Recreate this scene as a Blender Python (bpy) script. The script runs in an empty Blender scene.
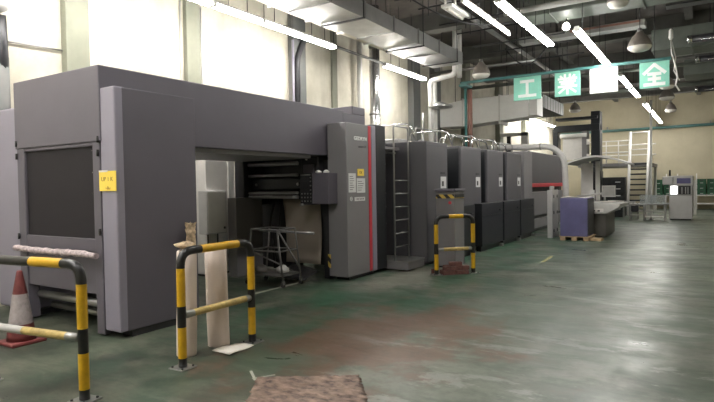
import bpy, bmesh, math, random
from mathutils import Vector, Matrix
random.seed(7)
R = math.radians
S = bpy.context.scene
COL = S.collection
ORIG = {}

# ------------------------------------------------------------------ materials
def newmat(name):
    m = bpy.data.materials.new(name); m.use_nodes = True
    nt = m.node_tree; nt.nodes.clear()
    out = nt.nodes.new('ShaderNodeOutputMaterial')
    b = nt.nodes.new('ShaderNodeBsdfPrincipled')
    nt.links.new(b.outputs[0], out.inputs[0])
    return m, nt, b
def N(nt, t, **kw):
    n = nt.nodes.new(t)
    for k, v in kw.items():
        if k.startswith('i_'): n.inputs[k[2:].replace('_', ' ')].default_value = v
        else: setattr(n, k, v)
    return n
def c4(c): return (c[0], c[1], c[2], 1)
def mat(name, col, rough=.5, metal=0, vary=.12, scale=6, bump=0, coat=0, vscale=(1, 1, 1)):
    """paint / plastic / metal with a slight mottled wear"""
    m, nt, b = newmat(name)
    tc = N(nt, 'ShaderNodeTexCoord'); mp = N(nt, 'ShaderNodeMapping'); mp.inputs['Scale'].default_value = vscale
    no = N(nt, 'ShaderNodeTexNoise', i_Scale=scale, i_Detail=5, i_Roughness=.6)
    nt.links.new(tc.outputs['Object'], mp.inputs[0]); nt.links.new(mp.outputs[0], no.inputs['Vector'])
    r = N(nt, 'ShaderNodeValToRGB')
    r.color_ramp.elements[0].position = .3; r.color_ramp.elements[1].position = .7
    r.color_ramp.elements[0].color = c4([x * (1 - vary) for x in col])
    r.color_ramp.elements[1].color = c4([min(1, x * (1 + vary)) for x in col])
    nt.links.new(no.outputs['Fac'], r.inputs[0]); nt.links.new(r.outputs[0], b.inputs['Base Color'])
    b.inputs['Roughness'].default_value = rough; b.inputs['Metallic'].default_value = metal
    if coat: b.inputs['Coat Weight'].default_value = coat
    if bump:
        bp = N(nt, 'ShaderNodeBump', i_Strength=bump, i_Distance=.02)
        nt.links.new(no.outputs['Fac'], bp.inputs['Height']); nt.links.new(bp.outputs[0], b.inputs['Normal'])
    return m
def emit(name, col, s):
    m, nt, b = newmat(name)
    b.inputs['Base Color'].default_value = c4((.8, .8, .8)); b.inputs['Emission Color'].default_value = c4(col)
    b.inputs['Emission Strength'].default_value = s
    return m

GREY = mat('machine_grey_paint', (.097, .089, .108), .48, vary=.05, scale=2, bump=.02)
GREYL = mat('machine_light_grey_paint', (.235, .220, .268), .42, vary=.05, scale=2)
GREYM = mat('column_grey_paint', (.185, .178, .185), .45, vary=.04, scale=2)
TOWER = mat('press_unit_grey_paint', (.074, .072, .080), .45, vary=.05, scale=2)
DARK = mat('black_machine_steel', (.018, .018, .021), .45, vary=.3)
SLATE = mat('blue_black_guard_paint', (.013, .015, .018), .42, vary=.15)
BLACK = mat('black_paint', (.012, .012, .013), .35, vary=.3)
YELLOW = mat('yellow_paint', (.62, .36, .012), .38, vary=.14, scale=14)
YELLOWW = mat('worn_yellow_paint', (.50, .37, .13), .5, vary=.3, scale=18)
GALV = mat('galvanised_sheet', (.50, .50, .49), .33, .85, vary=.12, scale=3, bump=.03)
FOIL = mat('foil_duct_wrap', (.62, .60, .58), .38, .7, vary=.1, scale=5, bump=.12)
CHROME = mat('bright_steel', (.62, .62, .62), .22, .95, vary=.05)
STEEL = mat('dull_steel', (.33, .33, .32), .38, .8, vary=.1)
CONS = mat('console_brown_grey', (.07, .066, .058), .5)
WRAP = mat('white_duct_wrap', (.90, .89, .86), .5, vary=.03)
STEELD = mat('dark_galvanised', (.22, .22, .215), .45, .6, vary=.15)
ROLLER = mat('roller_grey', (.30, .30, .31), .3, .35, vary=.05)
TUBED_ = mat('trolley_tube', (.13, .125, .12), .5, .2, vary=.1)
WHITEP = mat('white_paint', (.80, .79, .76), .45, vary=.04)
WHITEM = mat('white_coated_metal', (.66, .65, .62), .4, vary=.05)
OFFW = mat('cabinet_offwhite', (.70, .68, .65), .5, vary=.05)
OFFG = mat('pale_grey_enamel', (.46, .45, .44), .5, vary=.05)
PAPER = mat('white_paper', (.76, .72, .66), .8, vary=.05)
PAPERB = mat('buff_paper_web', (.36, .31, .26), .8, vary=.06, scale=3, bump=.08)
PAPERP = mat('pale_pink_core_paper', (.70, .60, .54), .75, vary=.1, scale=6, vscale=(1, 1, .3))
CARD = mat('torn_cardboard', (.55, .42, .28), .85, vary=.5, scale=22, bump=.3)
CLOTH = mat('pinkish_padding', (.48, .40, .41), .9, vary=.45, scale=28, bump=.5)
RED = mat('red_trim', (.52, .03, .045), .4, vary=.06)
REDB = mat('red_brick_clay', (.13, .055, .045), .85, vary=.45, scale=20, bump=.4)
CONER = mat('cone_red', (.135, .026, .025), .6, vary=.25, scale=14)  # cone red darkened for the shade it stands in
CONEW = mat('cone_white', (.33, .29, .29), .6, vary=.2, scale=18)
NOTE = mat('yellow_note_paper', (.90, .66, .10), .7, vary=.05)
INK = mat('brown_ink', (.22, .10, .01), .7)
INKD = mat('dark_ink', (.05, .05, .05), .7)
LABEL = mat('white_label', (.62, .62, .62), .6, vary=.04)
PURPLE = mat('violet_blue_board', (.105, .100, .215), .55, vary=.1, scale=4)
WOOD = mat('pallet_wood', (.42, .30, .18), .8, vary=.25, scale=9)
GREENC = mat('green_crate_plastic', (.014, .085, .035), .5, vary=.2, scale=8)
SIGNG = mat('mint_green_sign', (.26, .64, .51), .5, vary=.05)
SIGNW = mat('white_sign_face', (.88, .90, .88), .5, vary=.02)
TEAL = mat('teal_rail_paint', (.06, .19, .18), .45, vary=.12)
TEALP = mat('blue_green_pipe_paint', (.10, .22, .21), .45, vary=.1)
RUST = mat('rust_red_pipe_paint', (.20, .10, .075), .6, vary=.25)
CEILD = mat('dark_ceiling_paint', (.14, .125, .115), .8, vary=.3, scale=1.5)
BEAM = mat('dark_beam_paint', (.14, .138, .125), .7, vary=.2, scale=2)
DUCTG = mat('green_grey_duct', (.125, .14, .12), .5, vary=.2, scale=2)
BEAML = mat('pale_beam_paint', (.26, .26, .245), .6, vary=.12, scale=2)
LENS = mat('frosted_lamp_glass', (.68, .66, .60), .25, vary=.05)
CABLE = mat('black_cable', (.02, .02, .022), .6)
COPPER = mat('brown_lamp_body', (.16, .14, .12), .5, vary=.2)
TUBE = emit('fluorescent_tube_glow', (1, .975, .935), 31)
TUBEW = emit('wall_fluorescent_glow', (1, .97, .925), 36)
TUBED = emit('dim_tube_glow', (1, .95, .9), 6)
BULB = emit('bulb_glow', (1, .96, .9), 12)
GLOWW = emit('lit_status_screen', (1, .99, .97), 1.4)

def mesh_screen():
    m, nt, b = newmat('black_wire_mesh_screen')
    tc = N(nt, 'ShaderNodeTexCoord')
    w1 = N(nt, 'ShaderNodeTexWave', i_Scale=26); w2 = N(nt, 'ShaderNodeTexWave', i_Scale=26); w2.bands_direction = 'Z'
    for w in (w1, w2): nt.links.new(tc.outputs['Object'], w.inputs['Vector'])
    mx = N(nt, 'ShaderNodeMath', operation='MAXIMUM')
    nt.links.new(w1.outputs['Fac'], mx.inputs[0]); nt.links.new(w2.outputs['Fac'], mx.inputs[1])
    r = N(nt, 'ShaderNodeValToRGB')
    r.color_ramp.elements[0].color = (.008, .007, .008, 1); r.color_ramp.elements[1].color = (.028, .025, .028, 1)
    nt.links.new(mx.outputs[0], r.inputs[0]); nt.links.new(r.outputs[0], b.inputs['Base Color'])
    b.inputs['Roughness'].default_value = .7; b.inputs['Specular IOR Level'].default_value = .2
    return m
SCREEN = mesh_screen()

def hazard():
    m, nt, b = newmat('hazard_tape')
    tc = N(nt, 'ShaderNodeTexCoord'); mp = N(nt, 'ShaderNodeMapping'); mp.inputs['Rotation'].default_value = (0, R(45), 0)
    w = N(nt, 'ShaderNodeTexWave', i_Scale=2.6)
    nt.links.new(tc.outputs['Object'], mp.inputs[0]); nt.links.new(mp.outputs[0], w.inputs['Vector'])
    r = N(nt, 'ShaderNodeValToRGB'); r.color_ramp.interpolation = 'CONSTANT'
    r.color_ramp.elements[0].color = (.015, .015, .015, 1); r.color_ramp.elements[1].color = (.6, .42, .08, 1); r.color_ramp.elements[1].position = .5
    nt.links.new(w.outputs['Fac'], r.inputs[0]); nt.links.new(r.outputs[0], b.inputs['Base Color'])
    return m
HAZ = hazard()

def wallmat(name, base, dark, amt=.5, stain=.35):
    m, nt, b = newmat(name)
    tc = N(nt, 'ShaderNodeTexCoord')
    n1 = N(nt, 'ShaderNodeTexNoise', i_Scale=1.1, i_Detail=8, i_Roughness=.65)
    mp = N(nt, 'ShaderNodeMapping'); mp.inputs['Scale'].default_value = (1.6, 1.6, .22)
    n2 = N(nt, 'ShaderNodeTexNoise', i_Scale=1.5, i_Detail=5)
    nt.links.new(tc.outputs['Object'], n1.inputs['Vector']); nt.links.new(tc.outputs['Object'], mp.inputs[0]); nt.links.new(mp.outputs[0], n2.inputs['Vector'])
    r1 = N(nt, 'ShaderNodeValToRGB'); r1.color_ramp.elements[0].position = .36; r1.color_ramp.elements[1].position = .62
    r1.color_ramp.elements[0].color = c4([base[i] * (1 - amt) + dark[i] * amt for i in range(3)]); r1.color_ramp.elements[1].color = c4(base)
    nt.links.new(n1.outputs['Fac'], r1.inputs[0])
    r2 = N(nt, 'ShaderNodeValToRGB'); r2.color_ramp.elements[0].position = .55; r2.color_ramp.elements[1].position = .75
    r2.color_ramp.elements[0].color = (0, 0, 0, 1); r2.color_ramp.elements[1].color = (stain, stain, stain, 1)
    nt.links.new(n2.outputs['Fac'], r2.inputs[0])
    mx = N(nt, 'ShaderNodeMix', data_type='RGBA')
    nt.links.new(r2.outputs[0], mx.inputs[0]); nt.links.new(r1.outputs[0], mx.inputs[6]); mx.inputs[7].default_value = c4(dark)
    nt.links.new(mx.outputs[2], b.inputs['Base Color'])
    bp = N(nt, 'ShaderNodeBump', i_Strength=.25, i_Distance=.02); nt.links.new(n1.outputs['Fac'], bp.inputs['Height']); nt.links.new(bp.outputs[0], b.inputs['Normal'])
    b.inputs['Roughness'].default_value = .8
    return m
WALL = wallmat('cream_plaster', (.64, .61, .51), (.36, .33, .25), .5, .45)
PILLAR = wallmat('grey_green_plaster', (.23, .235, .18), (.14, .14, .11), .5, .3)
PILLARD = wallmat('sooty_grey_plaster', (.17, .168, .16), (.07, .10, .095), .5, .4)  # dark grey plaster with darker blotches
FARW = wallmat('far_cream_plaster', (.54, .49, .355), (.40, .36, .25), .4, .18)

def floormat():
    m, nt, b = newmat('worn_green_epoxy_floor')
    L = nt.links.new
    geo = N(nt, 'ShaderNodeNewGeometry'); P = geo.outputs['Position']
    def noise(scale, detail=6, rough=.6, vs=None, dist=0):
        n = N(nt, 'ShaderNodeTexNoise', i_Scale=scale, i_Detail=detail, i_Roughness=rough, i_Distortion=dist)
        if vs:
            mp = N(nt, 'ShaderNodeMapping'); mp.inputs['Scale'].default_value = vs; L(P, mp.inputs[0]); L(mp.outputs[0], n.inputs['Vector'])
        else: L(P, n.inputs['Vector'])
        return n.outputs['Fac']
    def ramp(v, a, bb, lo=0, hi=1):
        r = N(nt, 'ShaderNodeMapRange', i_From_Min=a, i_From_Max=bb, i_To_Min=lo, i_To_Max=hi); r.interpolation_type = 'SMOOTHSTEP'
        L(v, r.inputs[0]); return r.outputs[0]
    def mth(op, a, bb):
        n = N(nt, 'ShaderNodeMath', operation=op)
        for i, v in enumerate((a, bb)):
            if isinstance(v, (int, float)): n.inputs[i].default_value = v
            else: L(v, n.inputs[i])
        return n.outputs[0]
    def mix(fac, a, bb):
        n = N(nt, 'ShaderNodeMix', data_type='RGBA')
        L(fac, n.inputs[0])
        for i, v in ((6, a), (7, bb)):
            if isinstance(v, tuple): n.inputs[i].default_value = c4(v)
            else: L(v, n.inputs[i])
        return n.outputs[2]
    sep = N(nt, 'ShaderNodeSeparateXYZ'); L(P, sep.inputs[0]); X, Y = sep.outputs[0], sep.outputs[1]
    big = noise(.55, 5, .6); mid = noise(1.7, 7, .65); fine = noise(9, 8, .7); streak = noise(1.3, 7, .7, (1, 2.6, 1), .6)
    # the traffic aisle is worn to grey; green survives by the machines
    aisle = ramp(mth('ADD', X, mth('MULTIPLY', mth('SUBTRACT', big, .5), 3.0)), -4.0, -1.6)
    olive = mix(ramp(mid, .40, .60), (.038, .044, .034), (.108, .112, .084))
    grey = mix(ramp(mid, .40, .60), (.082, .094, .070), (.150, .160, .128))
    c = mix(aisle, olive, grey)
    band = ramp(mth('ABSOLUTE', mth('ADD', X, 3.9), 0), .4, 1.8, 1, .28)
    band = mth('MULTIPLY', band, ramp(Y, 3.2, 6.0, .35, 1))
    blot = noise(1.25, 9, .72, (1, .8, 1), .5)
    c = mix(mth('MULTIPLY', mth('MULTIPLY', ramp(blot, .42, .54), band), .85), c, (.022, .088, .048))
    c = mix(mth('MULTIPLY', ramp(streak, .50, .60), .38), c, (.040, .072, .048))
    # brown, oily wear at about (-2.7, 5)
    dx = mth('MULTIPLY', mth('SUBTRACT', X, -2.8), .75); dy = mth('MULTIPLY', mth('SUBTRACT', Y, 4.8), .55)
    d = mth('SQRT', mth('ADD', mth('MULTIPLY', dx, dx), mth('MULTIPLY', dy, dy)), 0)
    br = mth('MULTIPLY', ramp(mth('ADD', d, mth('MULTIPLY', mth('SUBTRACT', mid, .5), 4.0)), .35, 1.0, 1, 0), .7)
    c = mix(br, c, (.155, .084, .058))
    # pale dust strip in front of the press
    ds = mth('MULTIPLY', ramp(mth('ADD', mth('ABSOLUTE', mth('SUBTRACT', X, -4.2), 0), mth('MULTIPLY', mth('SUBTRACT', mid, .5), 2.2)), .2, .7, .85, 0), ramp(Y, 6.3, 7.6))
    ds = mth('MULTIPLY', ds, ramp(Y, 9.2, 10.0, 1, 0))
    c = mix(ds, c, (.25, .245, .205))
    # whitish scuffs
    c = mix(mth('MULTIPLY', mth('MULTIPLY', ramp(noise(1.1, 6, .7, (.8, 2.2, 1), .4), .56, .62), aisle), .6), c, (.27, .28, .25))
    c = mix(mth('MULTIPLY', ramp(fine, .46, .66), .34), c, (.050, .056, .044))
    L(c, b.inputs['Base Color'])
    rr = ramp(mth('ADD', mth('MULTIPLY', big, .5), mth('MULTIPLY', streak, .5)), .35, .65, .27, .46)
    L(rr, b.inputs['Roughness']); b.inputs['Specular IOR Level'].default_value = .34
    bp = N(nt, 'ShaderNodeBump', i_Strength=.03, i_Distance=.02); L(big, bp.inputs['Height']); L(bp.outputs[0], b.inputs['Normal'])
    return m
FLOOR = floormat()
PATCH = mat('broken_screed', (.165, .115, .09), .85, vary=.75, scale=9, bump=.6, vscale=(1, 1.6, 1))

# ------------------------------------------------------------------ geometry helpers
class MB:
    def __init__(self): self.bm = bmesh.new(); self.mats = []
    def mi(self, m):
        if m is None: return 0
        if m not in self.mats: self.mats.append(m)
        return self.mats.index(m)
    def face(self, vs, k=0):
        try:
            f = self.bm.faces.new(vs); f.material_index = k; return f
        except ValueError: return None
    def box(self, x0, y0, z0, x1, y1, z1, m=None):
        x0, x1 = sorted((x0, x1)); y0, y1 = sorted((y0, y1)); z0, z1 = sorted((z0, z1))
        v = [self.bm.verts.new(p) for p in ((x0, y0, z0), (x1, y0, z0), (x1, y1, z0), (x0, y1, z0), (x0, y0, z1), (x1, y0, z1), (x1, y1, z1), (x0, y1, z1))]
        k = self.mi(m)
        for f in ((3, 2, 1, 0), (4, 5, 6, 7), (0, 1, 5, 4), (1, 2, 6, 5), (2, 3, 7, 6), (3, 0, 4, 7)): self.face([v[i] for i in f], k)
        return self
    def prism(self, pts, axis, a, b2, m=None):
        """polygon pts (2d) swept along axis (0,1,2) from a to b2"""
        def P(p, h):
            if axis == 0: return (h, p[0], p[1])
            if axis == 1: return (p[0], h, p[1])
            return (p[0], p[1], h)
        lo = [self.bm.verts.new(P(p, a)) for p in pts]; hi = [self.bm.verts.new(P(p, b2)) for p in pts]
        k = self.mi(m); n = len(pts)
        for i in range(n): self.face([lo[i], lo[(i + 1) % n], hi[(i + 1) % n], hi[i]], k)
        self.face(lo[::-1], k); self.face(hi, k)
        return self
    def tube(self, path, r, seg=10, m=None, bands=None, cap=True):
        """sweep a circle along path; bands = [(s_end, material), ...] by arc length"""
        pts = [Vector(p) for p in path]
        ss = [0]
        for i in range(1, len(pts)): ss.append(ss[-1] + (pts[i] - pts[i - 1]).length)
        if bands:
            for s_end, _ in bands[:-1]:
                for i in range(1, len(ss)):
                    if ss[i - 1] + 1e-4 < s_end < ss[i] - 1e-4:
                        t = (s_end - ss[i - 1]) / (ss[i] - ss[i - 1])
                        pts.insert(i, pts[i - 1].lerp(pts[i], t)); ss.insert(i, s_end); break
        rs = r if isinstance(r, (list, tuple)) else [r] * len(pts)
        prev = None; rings = []
        for i, p in enumerate(pts):
            if i == 0: t = pts[1] - pts[0]
            elif i == len(pts) - 1: t = pts[-1] - pts[-2]
            else: t = (pts[i + 1] - p).normalized() + (p - pts[i - 1]).normalized()
            t.normalize()
            if prev is None:
                u = t.orthogonal().normalized()
            else:
                u = (prev - t * prev.dot(t)).normalized()
            prev = u; w = t.cross(u)
            rings.append([self.bm.verts.new(p + (u * math.cos(2 * math.pi * j / seg) + w * math.sin(2 * math.pi * j / seg)) * rs[i]) for j in range(seg)])
        for i in range(len(rings) - 1):
            k = self.mi(m)
            if bands:
                sm = (ss[i] + ss[i + 1]) / 2
                for s_end, bmv in bands:
                    if sm <= s_end: k = self.mi(bmv); break
                else: k = self.mi(bands[-1][1])
            for j in range(seg):
                f = self.face([rings[i][j], rings[i][(j + 1) % seg], rings[i + 1][(j + 1) % seg], rings[i + 1][j]], k)
                if f: f.smooth = True
        if cap:
            self.face(rings[0][::-1], self.mi(bands[0][1] if bands else m)); self.face(rings[-1], self.mi(bands[-1][1] if bands else m))
        return self
    def cyl(self, p, q, r, seg=16, m=None): return self.tube([p, q], r, seg, m)
    def lathe(self, prof, c=(0, 0, 0), seg=24, m=None, mfun=None):
        rings = []
        for (r, z) in prof:
            rings.append([self.bm.verts.new((c[0] + r * math.cos(2 * math.pi * j / seg), c[1] + r * math.sin(2 * math.pi * j / seg), c[2] + z)) for j in range(seg)])
        for i in range(len(rings) - 1):
            k = self.mi(mfun(i) if mfun else m)
            for j in range(seg):
                f = self.face([rings[i][j], rings[i][(j + 1) % seg], rings[i + 1][(j + 1) % seg], rings[i + 1][j]], k)
                if f: f.smooth = True
        self.face(rings[0][::-1], self.mi(mfun(0) if mfun else m)); self.face(rings[-1], self.mi(mfun(len(prof) - 2) if mfun else m))
        return self
    def sheet(self, nx, ny, fn, th=.004, m=None):
        """grid sheet with thickness; fn(u,v) -> point"""
        g = [[Vector(fn(i / nx, j / ny)) for j in range(ny + 1)] for i in range(nx + 1)]
        def nrm(i, j):
            a = g[min(i + 1, nx)][j] - g[max(i - 1, 0)][j]; b2 = g[i][min(j + 1, ny)] - g[i][max(j - 1, 0)]
            return a.cross(b2).normalized()
        k = self.mi(m)
        A = [[self.bm.verts.new(g[i][j] + nrm(i, j) * th / 2) for j in range(ny + 1)] for i in range(nx + 1)]
        B = [[self.bm.verts.new(g[i][j] - nrm(i, j) * th / 2) for j in range(ny + 1)] for i in range(nx + 1)]
        for i in range(nx):
            for j in range(ny):
                f = self.face([A[i][j], A[i + 1][j], A[i + 1][j + 1], A[i][j + 1]], k); f.smooth = True
                f = self.face([B[i][j], B[i][j + 1], B[i + 1][j + 1], B[i + 1][j]], k); f.smooth = True
        for i in range(nx):
            self.face([A[i][0], B[i][0], B[i + 1][0], A[i + 1][0]], k); self.face([A[i][ny], A[i + 1][ny], B[i + 1][ny], B[i][ny]], k)
        for j in range(ny):
            self.face([A[0][j], A[0][j + 1], B[0][j + 1], B[0][j]], k); self.face([A[nx][j], B[nx][j], B[nx][j + 1], A[nx][j + 1]], k)
        return self
    def build(self, name, m=None, parent=None, bevel=0, seg=2, at=None):
        if not self.mats: self.mats = [m]
        elif m is not None and None in self.mats: self.mats[self.mats.index(None)] = m
        o0 = ORIG.get(parent, Vector((0, 0, 0))) if parent else Vector(at or (0, 0, 0))
        bmesh.ops.recalc_face_normals(self.bm, faces=self.bm.faces)
        bmesh.ops.translate(self.bm, verts=self.bm.verts, vec=-o0)
        me = bpy.data.meshes.new(name); self.bm.to_mesh(me); self.bm.free()
        for x in self.mats: me.materials.append(x)
        o = bpy.data.objects.new(name, me); COL.objects.link(o)
        if parent: o.parent = parent
        else: o.location = o0
        ORIG[o] = o0
        if bevel:
            b = o.modifiers.new('bevel', 'BEVEL'); b.width = bevel; b.segments = seg; b.limit_method = 'ANGLE'; b.angle_limit = R(50)
            b.harden_normals = False
        return o
def B(x0, y0, z0, x1, y1, z1): return MB().box(x0, y0, z0, x1, y1, z1)
def rounded(path, rad, n=5):
    pts = [Vector(p) for p in path]; out = [pts[0]]
    for i in range(1, len(pts) - 1):
        a = (pts[i - 1] - pts[i]); b = (pts[i + 1] - pts[i]); r = min(rad, a.length * .49, b.length * .49)
        p0 = pts[i] + a.normalized() * r; p1 = pts[i] + b.normalized() * r
        for k in range(n + 1):
            t = k / n; out.append(p0 * (1 - t) ** 2 + pts[i] * 2 * t * (1 - t) + p1 * t * t)
    out.append(pts[-1]); return out
def tag(o, label=None, cat=None, group=None, kind=None):
    if label: o['label'] = label
    if cat: o['category'] = cat
    if group: o['group'] = group
    if kind: o['kind'] = kind
    return o
def thing(name, label, cat, loc, group=None):
    o = bpy.data.objects.new(name, None); COL.objects.link(o); o.location = loc; ORIG[o] = Vector(loc); o.empty_display_size = .1
    return tag(o, label, cat, group)
def struct(name, mb, m, bevel=0): return tag(mb.build(name, m, bevel=bevel), kind='structure')
def kids(o): return [c for c in bpy.data.objects if c.parent == o]
def dup(root, loc, rz=None, label=None):
    r = root.copy(); COL.objects.link(r); r.location = loc
    if rz is not None: r.rotation_euler = (0, 0, rz)
    if label: r['label'] = label
    for ch in kids(root):
        c = ch.copy(); COL.objects.link(c); c.parent = r
        for g in kids(ch):
            d = g.copy(); COL.objects.link(d); d.parent = c
    return r
def text(name, body, size, m, parent, loc, rot, depth=.002, sx=1, spacing=1, bold=0):
    cu = bpy.data.curves.new(name, 'FONT'); cu.body = body; cu.size = size; cu.extrude = depth; cu.align_x = 'CENTER'; cu.align_y = 'CENTER'
    cu.space_character = spacing; cu.offset = bold
    t = bpy.data.objects.new(name + '_curve', cu); COL.objects.link(t)
    bpy.context.view_layer.update()
    dg = bpy.context.evaluated_depsgraph_get()
    me = bpy.data.meshes.new_from_object(t.evaluated_get(dg), depsgraph=dg)
    bpy.data.objects.remove(t)
    me.materials.clear(); me.materials.append(m)
    o = bpy.data.objects.new(name, me); COL.objects.link(o); o.parent = parent
    o.location = Vector(loc) - ORIG[parent]; o.rotation_euler = rot; o.scale = (sx, 1, 1)
    ORIG[o] = Vector(loc)
    return o
FX = (R(90), 0, R(90))      # text on a face looking to +X
FY = (R(90), 0, 0)          # text on a face looking to -Y

# ------------------------------------------------------------------ the room
XL, XR, YN, YF, ZC = -8.0, 6.5, -4.5, 34.8, 6.3
struct('floor', B(XL, YN, -.1, XR, YF, 0), FLOOR)
struct('ceiling', B(XL, YN, ZC, XR, YF, ZC + .1), CEILD)
struct('wall_left', B(XL - .15, YN, -.1, XL, YF, ZC + .1), WALL)
struct('wall_right', B(XR, YN, -.1, XR + .15, YF, ZC + .1), FARW)
struct('wall_near', B(XL - .15, YN - .15, -.1, XR + .15, YN, ZC + .1), FARW)
struct('wall_far', B(XL - .15, YF, -.1, XR + .15, YF + .15, ZC + .1), FARW)
for i, (y0, y1, d, m) in enumerate(((4.56, 4.92, .14, PILLAR), (6.80, 7.12, .10, PILLAR), (9.75, 10.2, .16, PILLARD), (11.4, 11.62, .06, PILLAR), (15.6, 16.1, .2, PILLARD), (17.2, 17.7, .2, PILLARD),
                                   (20.0, 20.5, .2, PILLAR), (24.0, 24.5, .2, PILLAR), (28.0, 28.5, .2, PILLAR))):
    struct('trim_%d' % (i + 1), B(XL, y0, 0, XL + d, y1, ZC), m, .01)
# ceiling joists across the hall
for i, y in enumerate((3.0, 6.6, 10.4, 14.2, 18.4, 22.6, 27.0, 31.2)):
    struct('trim_%d' % (20 + i), MB().box(XL, y, 5.85, XR, y + .28, ZC).box(XL, y - .07, 5.80, XR, y + .35, 5.86), BEAM)
for i, x in enumerate((-4.6, -.6, 2.8)):
    struct('trim_%d' % (40 + i), B(x, YN, 6.08, x + .2, YF, ZC), BEAM)

# broken screed patch in the floor, ragged outline
def patch():
    bm = MB(); rnd = random.Random(3)
    cs = [(-3.08, 3.29), (-2.40, 3.74), (-1.98, 3.22), (-2.72, 2.74)]
    n = 26; P = lambda u, v: (Vector(cs[0]).lerp(Vector(cs[1]), u)).lerp(Vector(cs[3]).lerp(Vector(cs[2]), u), v)
    def fn(u, v):
        p = P(u, v); e = min(u, 1 - u, v, 1 - v)
        j = .03 * (rnd.random() - .5)
        return (p.x + j, p.y + .03 * (rnd.random() - .5), .003 + (0 if e < .01 else .012 * rnd.random()))
    return bm.sheet(n, n, fn, .004)
struct('floor_patch', patch(), PATCH)
def strip(pts, w, z=.0015):
    a, b = Vector(pts[0]), Vector(pts[1]); d = (b - a).normalized(); n = Vector((-d.y, d.x)) * w / 2
    return MB().prism([tuple(a - n), tuple(b - n), tuple(b + n), tuple(a + n)], 2, 0, .003)
WORNW = mat('worn_white_line_paint', (.42, .42, .36), .6, vary=.3, scale=10)
WORNY = mat('worn_yellow_line_paint', (.30, .27, .12), .6, vary=.3, scale=10)
struct('floor_mark_1', strip(((-3.24, 3.38), (-3.06, 3.24)), .022), WORNW)
struct('floor_mark_2', strip(((-3.10, 3.25), (-3.00, 3.41)), .022), WORNW)
struct('floor_mark_3', strip(((-2.73, 10.94), (-2.78, 11.9)), .07), WORNY)
struct('floor_mark_4', strip(((-5.55, 4.7), (-5.55, 7.2)), .06), WORNW)

# ------------------------------------------------------------------ gantry feeder housing
t = thing('feeder_housing', 'large dark grey gantry housing with black mesh front screen', 'machine', (-6.0, 3.3, 0))
B(-7.02, 3.4, 2.04, -5.30, 7.90, 2.83).build('hood', GREY, t, .012)
MB().box(-6.97, 7.9, 1.98, -5.30, 8.62, 2.80).box(-6.5, 8.2, 2.8, -5.30, 8.62, 2.94).build('hood_step', GREY, t, .01)
B(-6.85, 4.6, 1.985, -5.36, 7.05, 2.04).build('underside_panel', GREYM, t)  # lighter grey stands for light on the hood underside
MB().box(-7.0, 3.41, 0.02, -6.84, 3.55, 2.04).box(-5.46, 3.41, 0.02, -5.33, 3.55, 2.04).box(-6.84, 3.415, .88, -5.46, 3.55, 1.02).box(-6.84, 3.415, 2.0, -5.46, 3.55, 2.04).build('front_frame', GREY, t, .008)
B(-6.84, 3.44, 1.02, -5.46, 3.47, 2.0).build('mesh_screen', SCREEN, t)
B(-6.84, 3.425, .43, -5.46, 3.5, .83).build('lower_panel', GREY, t, .008)
B(-6.80, 4.0, .0, -5.46, 4.08, .45).build('recess_back', DARK, t)
MB().cyl((-6.82, 3.55, .30), (-5.44, 3.55, .30), .045).build('idler_bar', STEEL, t)
MB().cyl((-6.82, 3.7, .14), (-5.44, 3.7, .14), .04).build('idler_bar', STEEL, t)
rnd = random.Random(5)
pad = MB(); pth = [(-6.97 + 1.64 * i / 22, 3.34 + .006 * rnd.random(), .862 + .012 * (rnd.random() - .5)) for i in range(23)]
pad.tube(pth, [.030 + .012 * rnd.random() for _ in pth], 10)
tag(pad.build('bumper_pad', CLOTH, t), 'pinkish white padded bumper bar')
for x, z in ((-5.345, 1.92), (-5.345, 1.10), (-6.98, 1.95), (-6.98, 1.0), (-6.98, 2.1), (-5.34, 2.06)):
    MB().cyl((x, 3.395, z - .035), (x, 3.395, z + .035), .014, 8).build('hinge', BLACK, t)
for z in (1.95, 1.72, 1.5):
    MB().lathe([(.006, 0), (.010, .004), (.006, .008)], (-5.50, 3.435, z), 8).build('stud', CHROME, t)
# right cabinet
MB().box(-5.28, 3.50, .07, -5.065, 4.45, 2.585).build('side_cabinet', GREY, t, .012, 3)
tag(B(-5.325, 3.415, .07, -5.068, 3.54, 2.59).build('corner_cover', GREYL, t, .018, 3), 'lighter grey rounded corner cover')
B(-5.24, 3.56, 0, -5.08, 4.4, .07).build('plinth', DARK, t)
# left cabinet
MB().box(-7.75, 3.50, .07, -7.03, 4.44, 2.57).build('side_cabinet', GREYL, t, .03, 3)
B(-7.7, 3.6, 0, -7.0, 4.4, .07).build('plinth', DARK, t)
B(-6.95, 4.44, .0, -6.85, 4.60, 2.04).build('hood_post', DARK, t)
nt_ = tag(B(-5.335, 3.4000, 1.525, -5.055, 3.4070, 1.73).build('paper_note', NOTE, t), 'yellow handwritten paper note')
text('lettering', 'UP 1 K', .062, INK, nt_, (-5.20, 3.3990, 1.645), FY, .0005, 1.1)
text('lettering', '~8u', .045, INK, nt_, (-5.19, 3.3990, 1.555), FY, .0005, 1.2)
B(-5.335, 3.3980, 1.72, -5.19, 3.4065, 1.738).build('tape', PAPER, nt_)
# torn scrap at the cabinet's rear edge
def scrap_fn(u, v):
    rr = random.Random(int(u * 100) * 131 + int(v * 100))
    e = .035 * rr.random() if min(u, 1 - u, v, 1 - v) < .01 else 0
    return (-5.005 + .03 * rr.random(), 4.20 + .17 * u + e * (1 if u < .5 else -1), .92 + .24 * v + e * (1 if v < .5 else -1) - .1 * (u if v < .3 else 0))
scrap = MB().sheet(7, 9, scrap_fn, .006).build('cardboard_scrap', CARD, at=(-5, 4.3, 1.04))
tag(scrap, 'torn brown cardboard scrap stuck to the rear edge of the grey feeder cabinet', 'cardboard')

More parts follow.
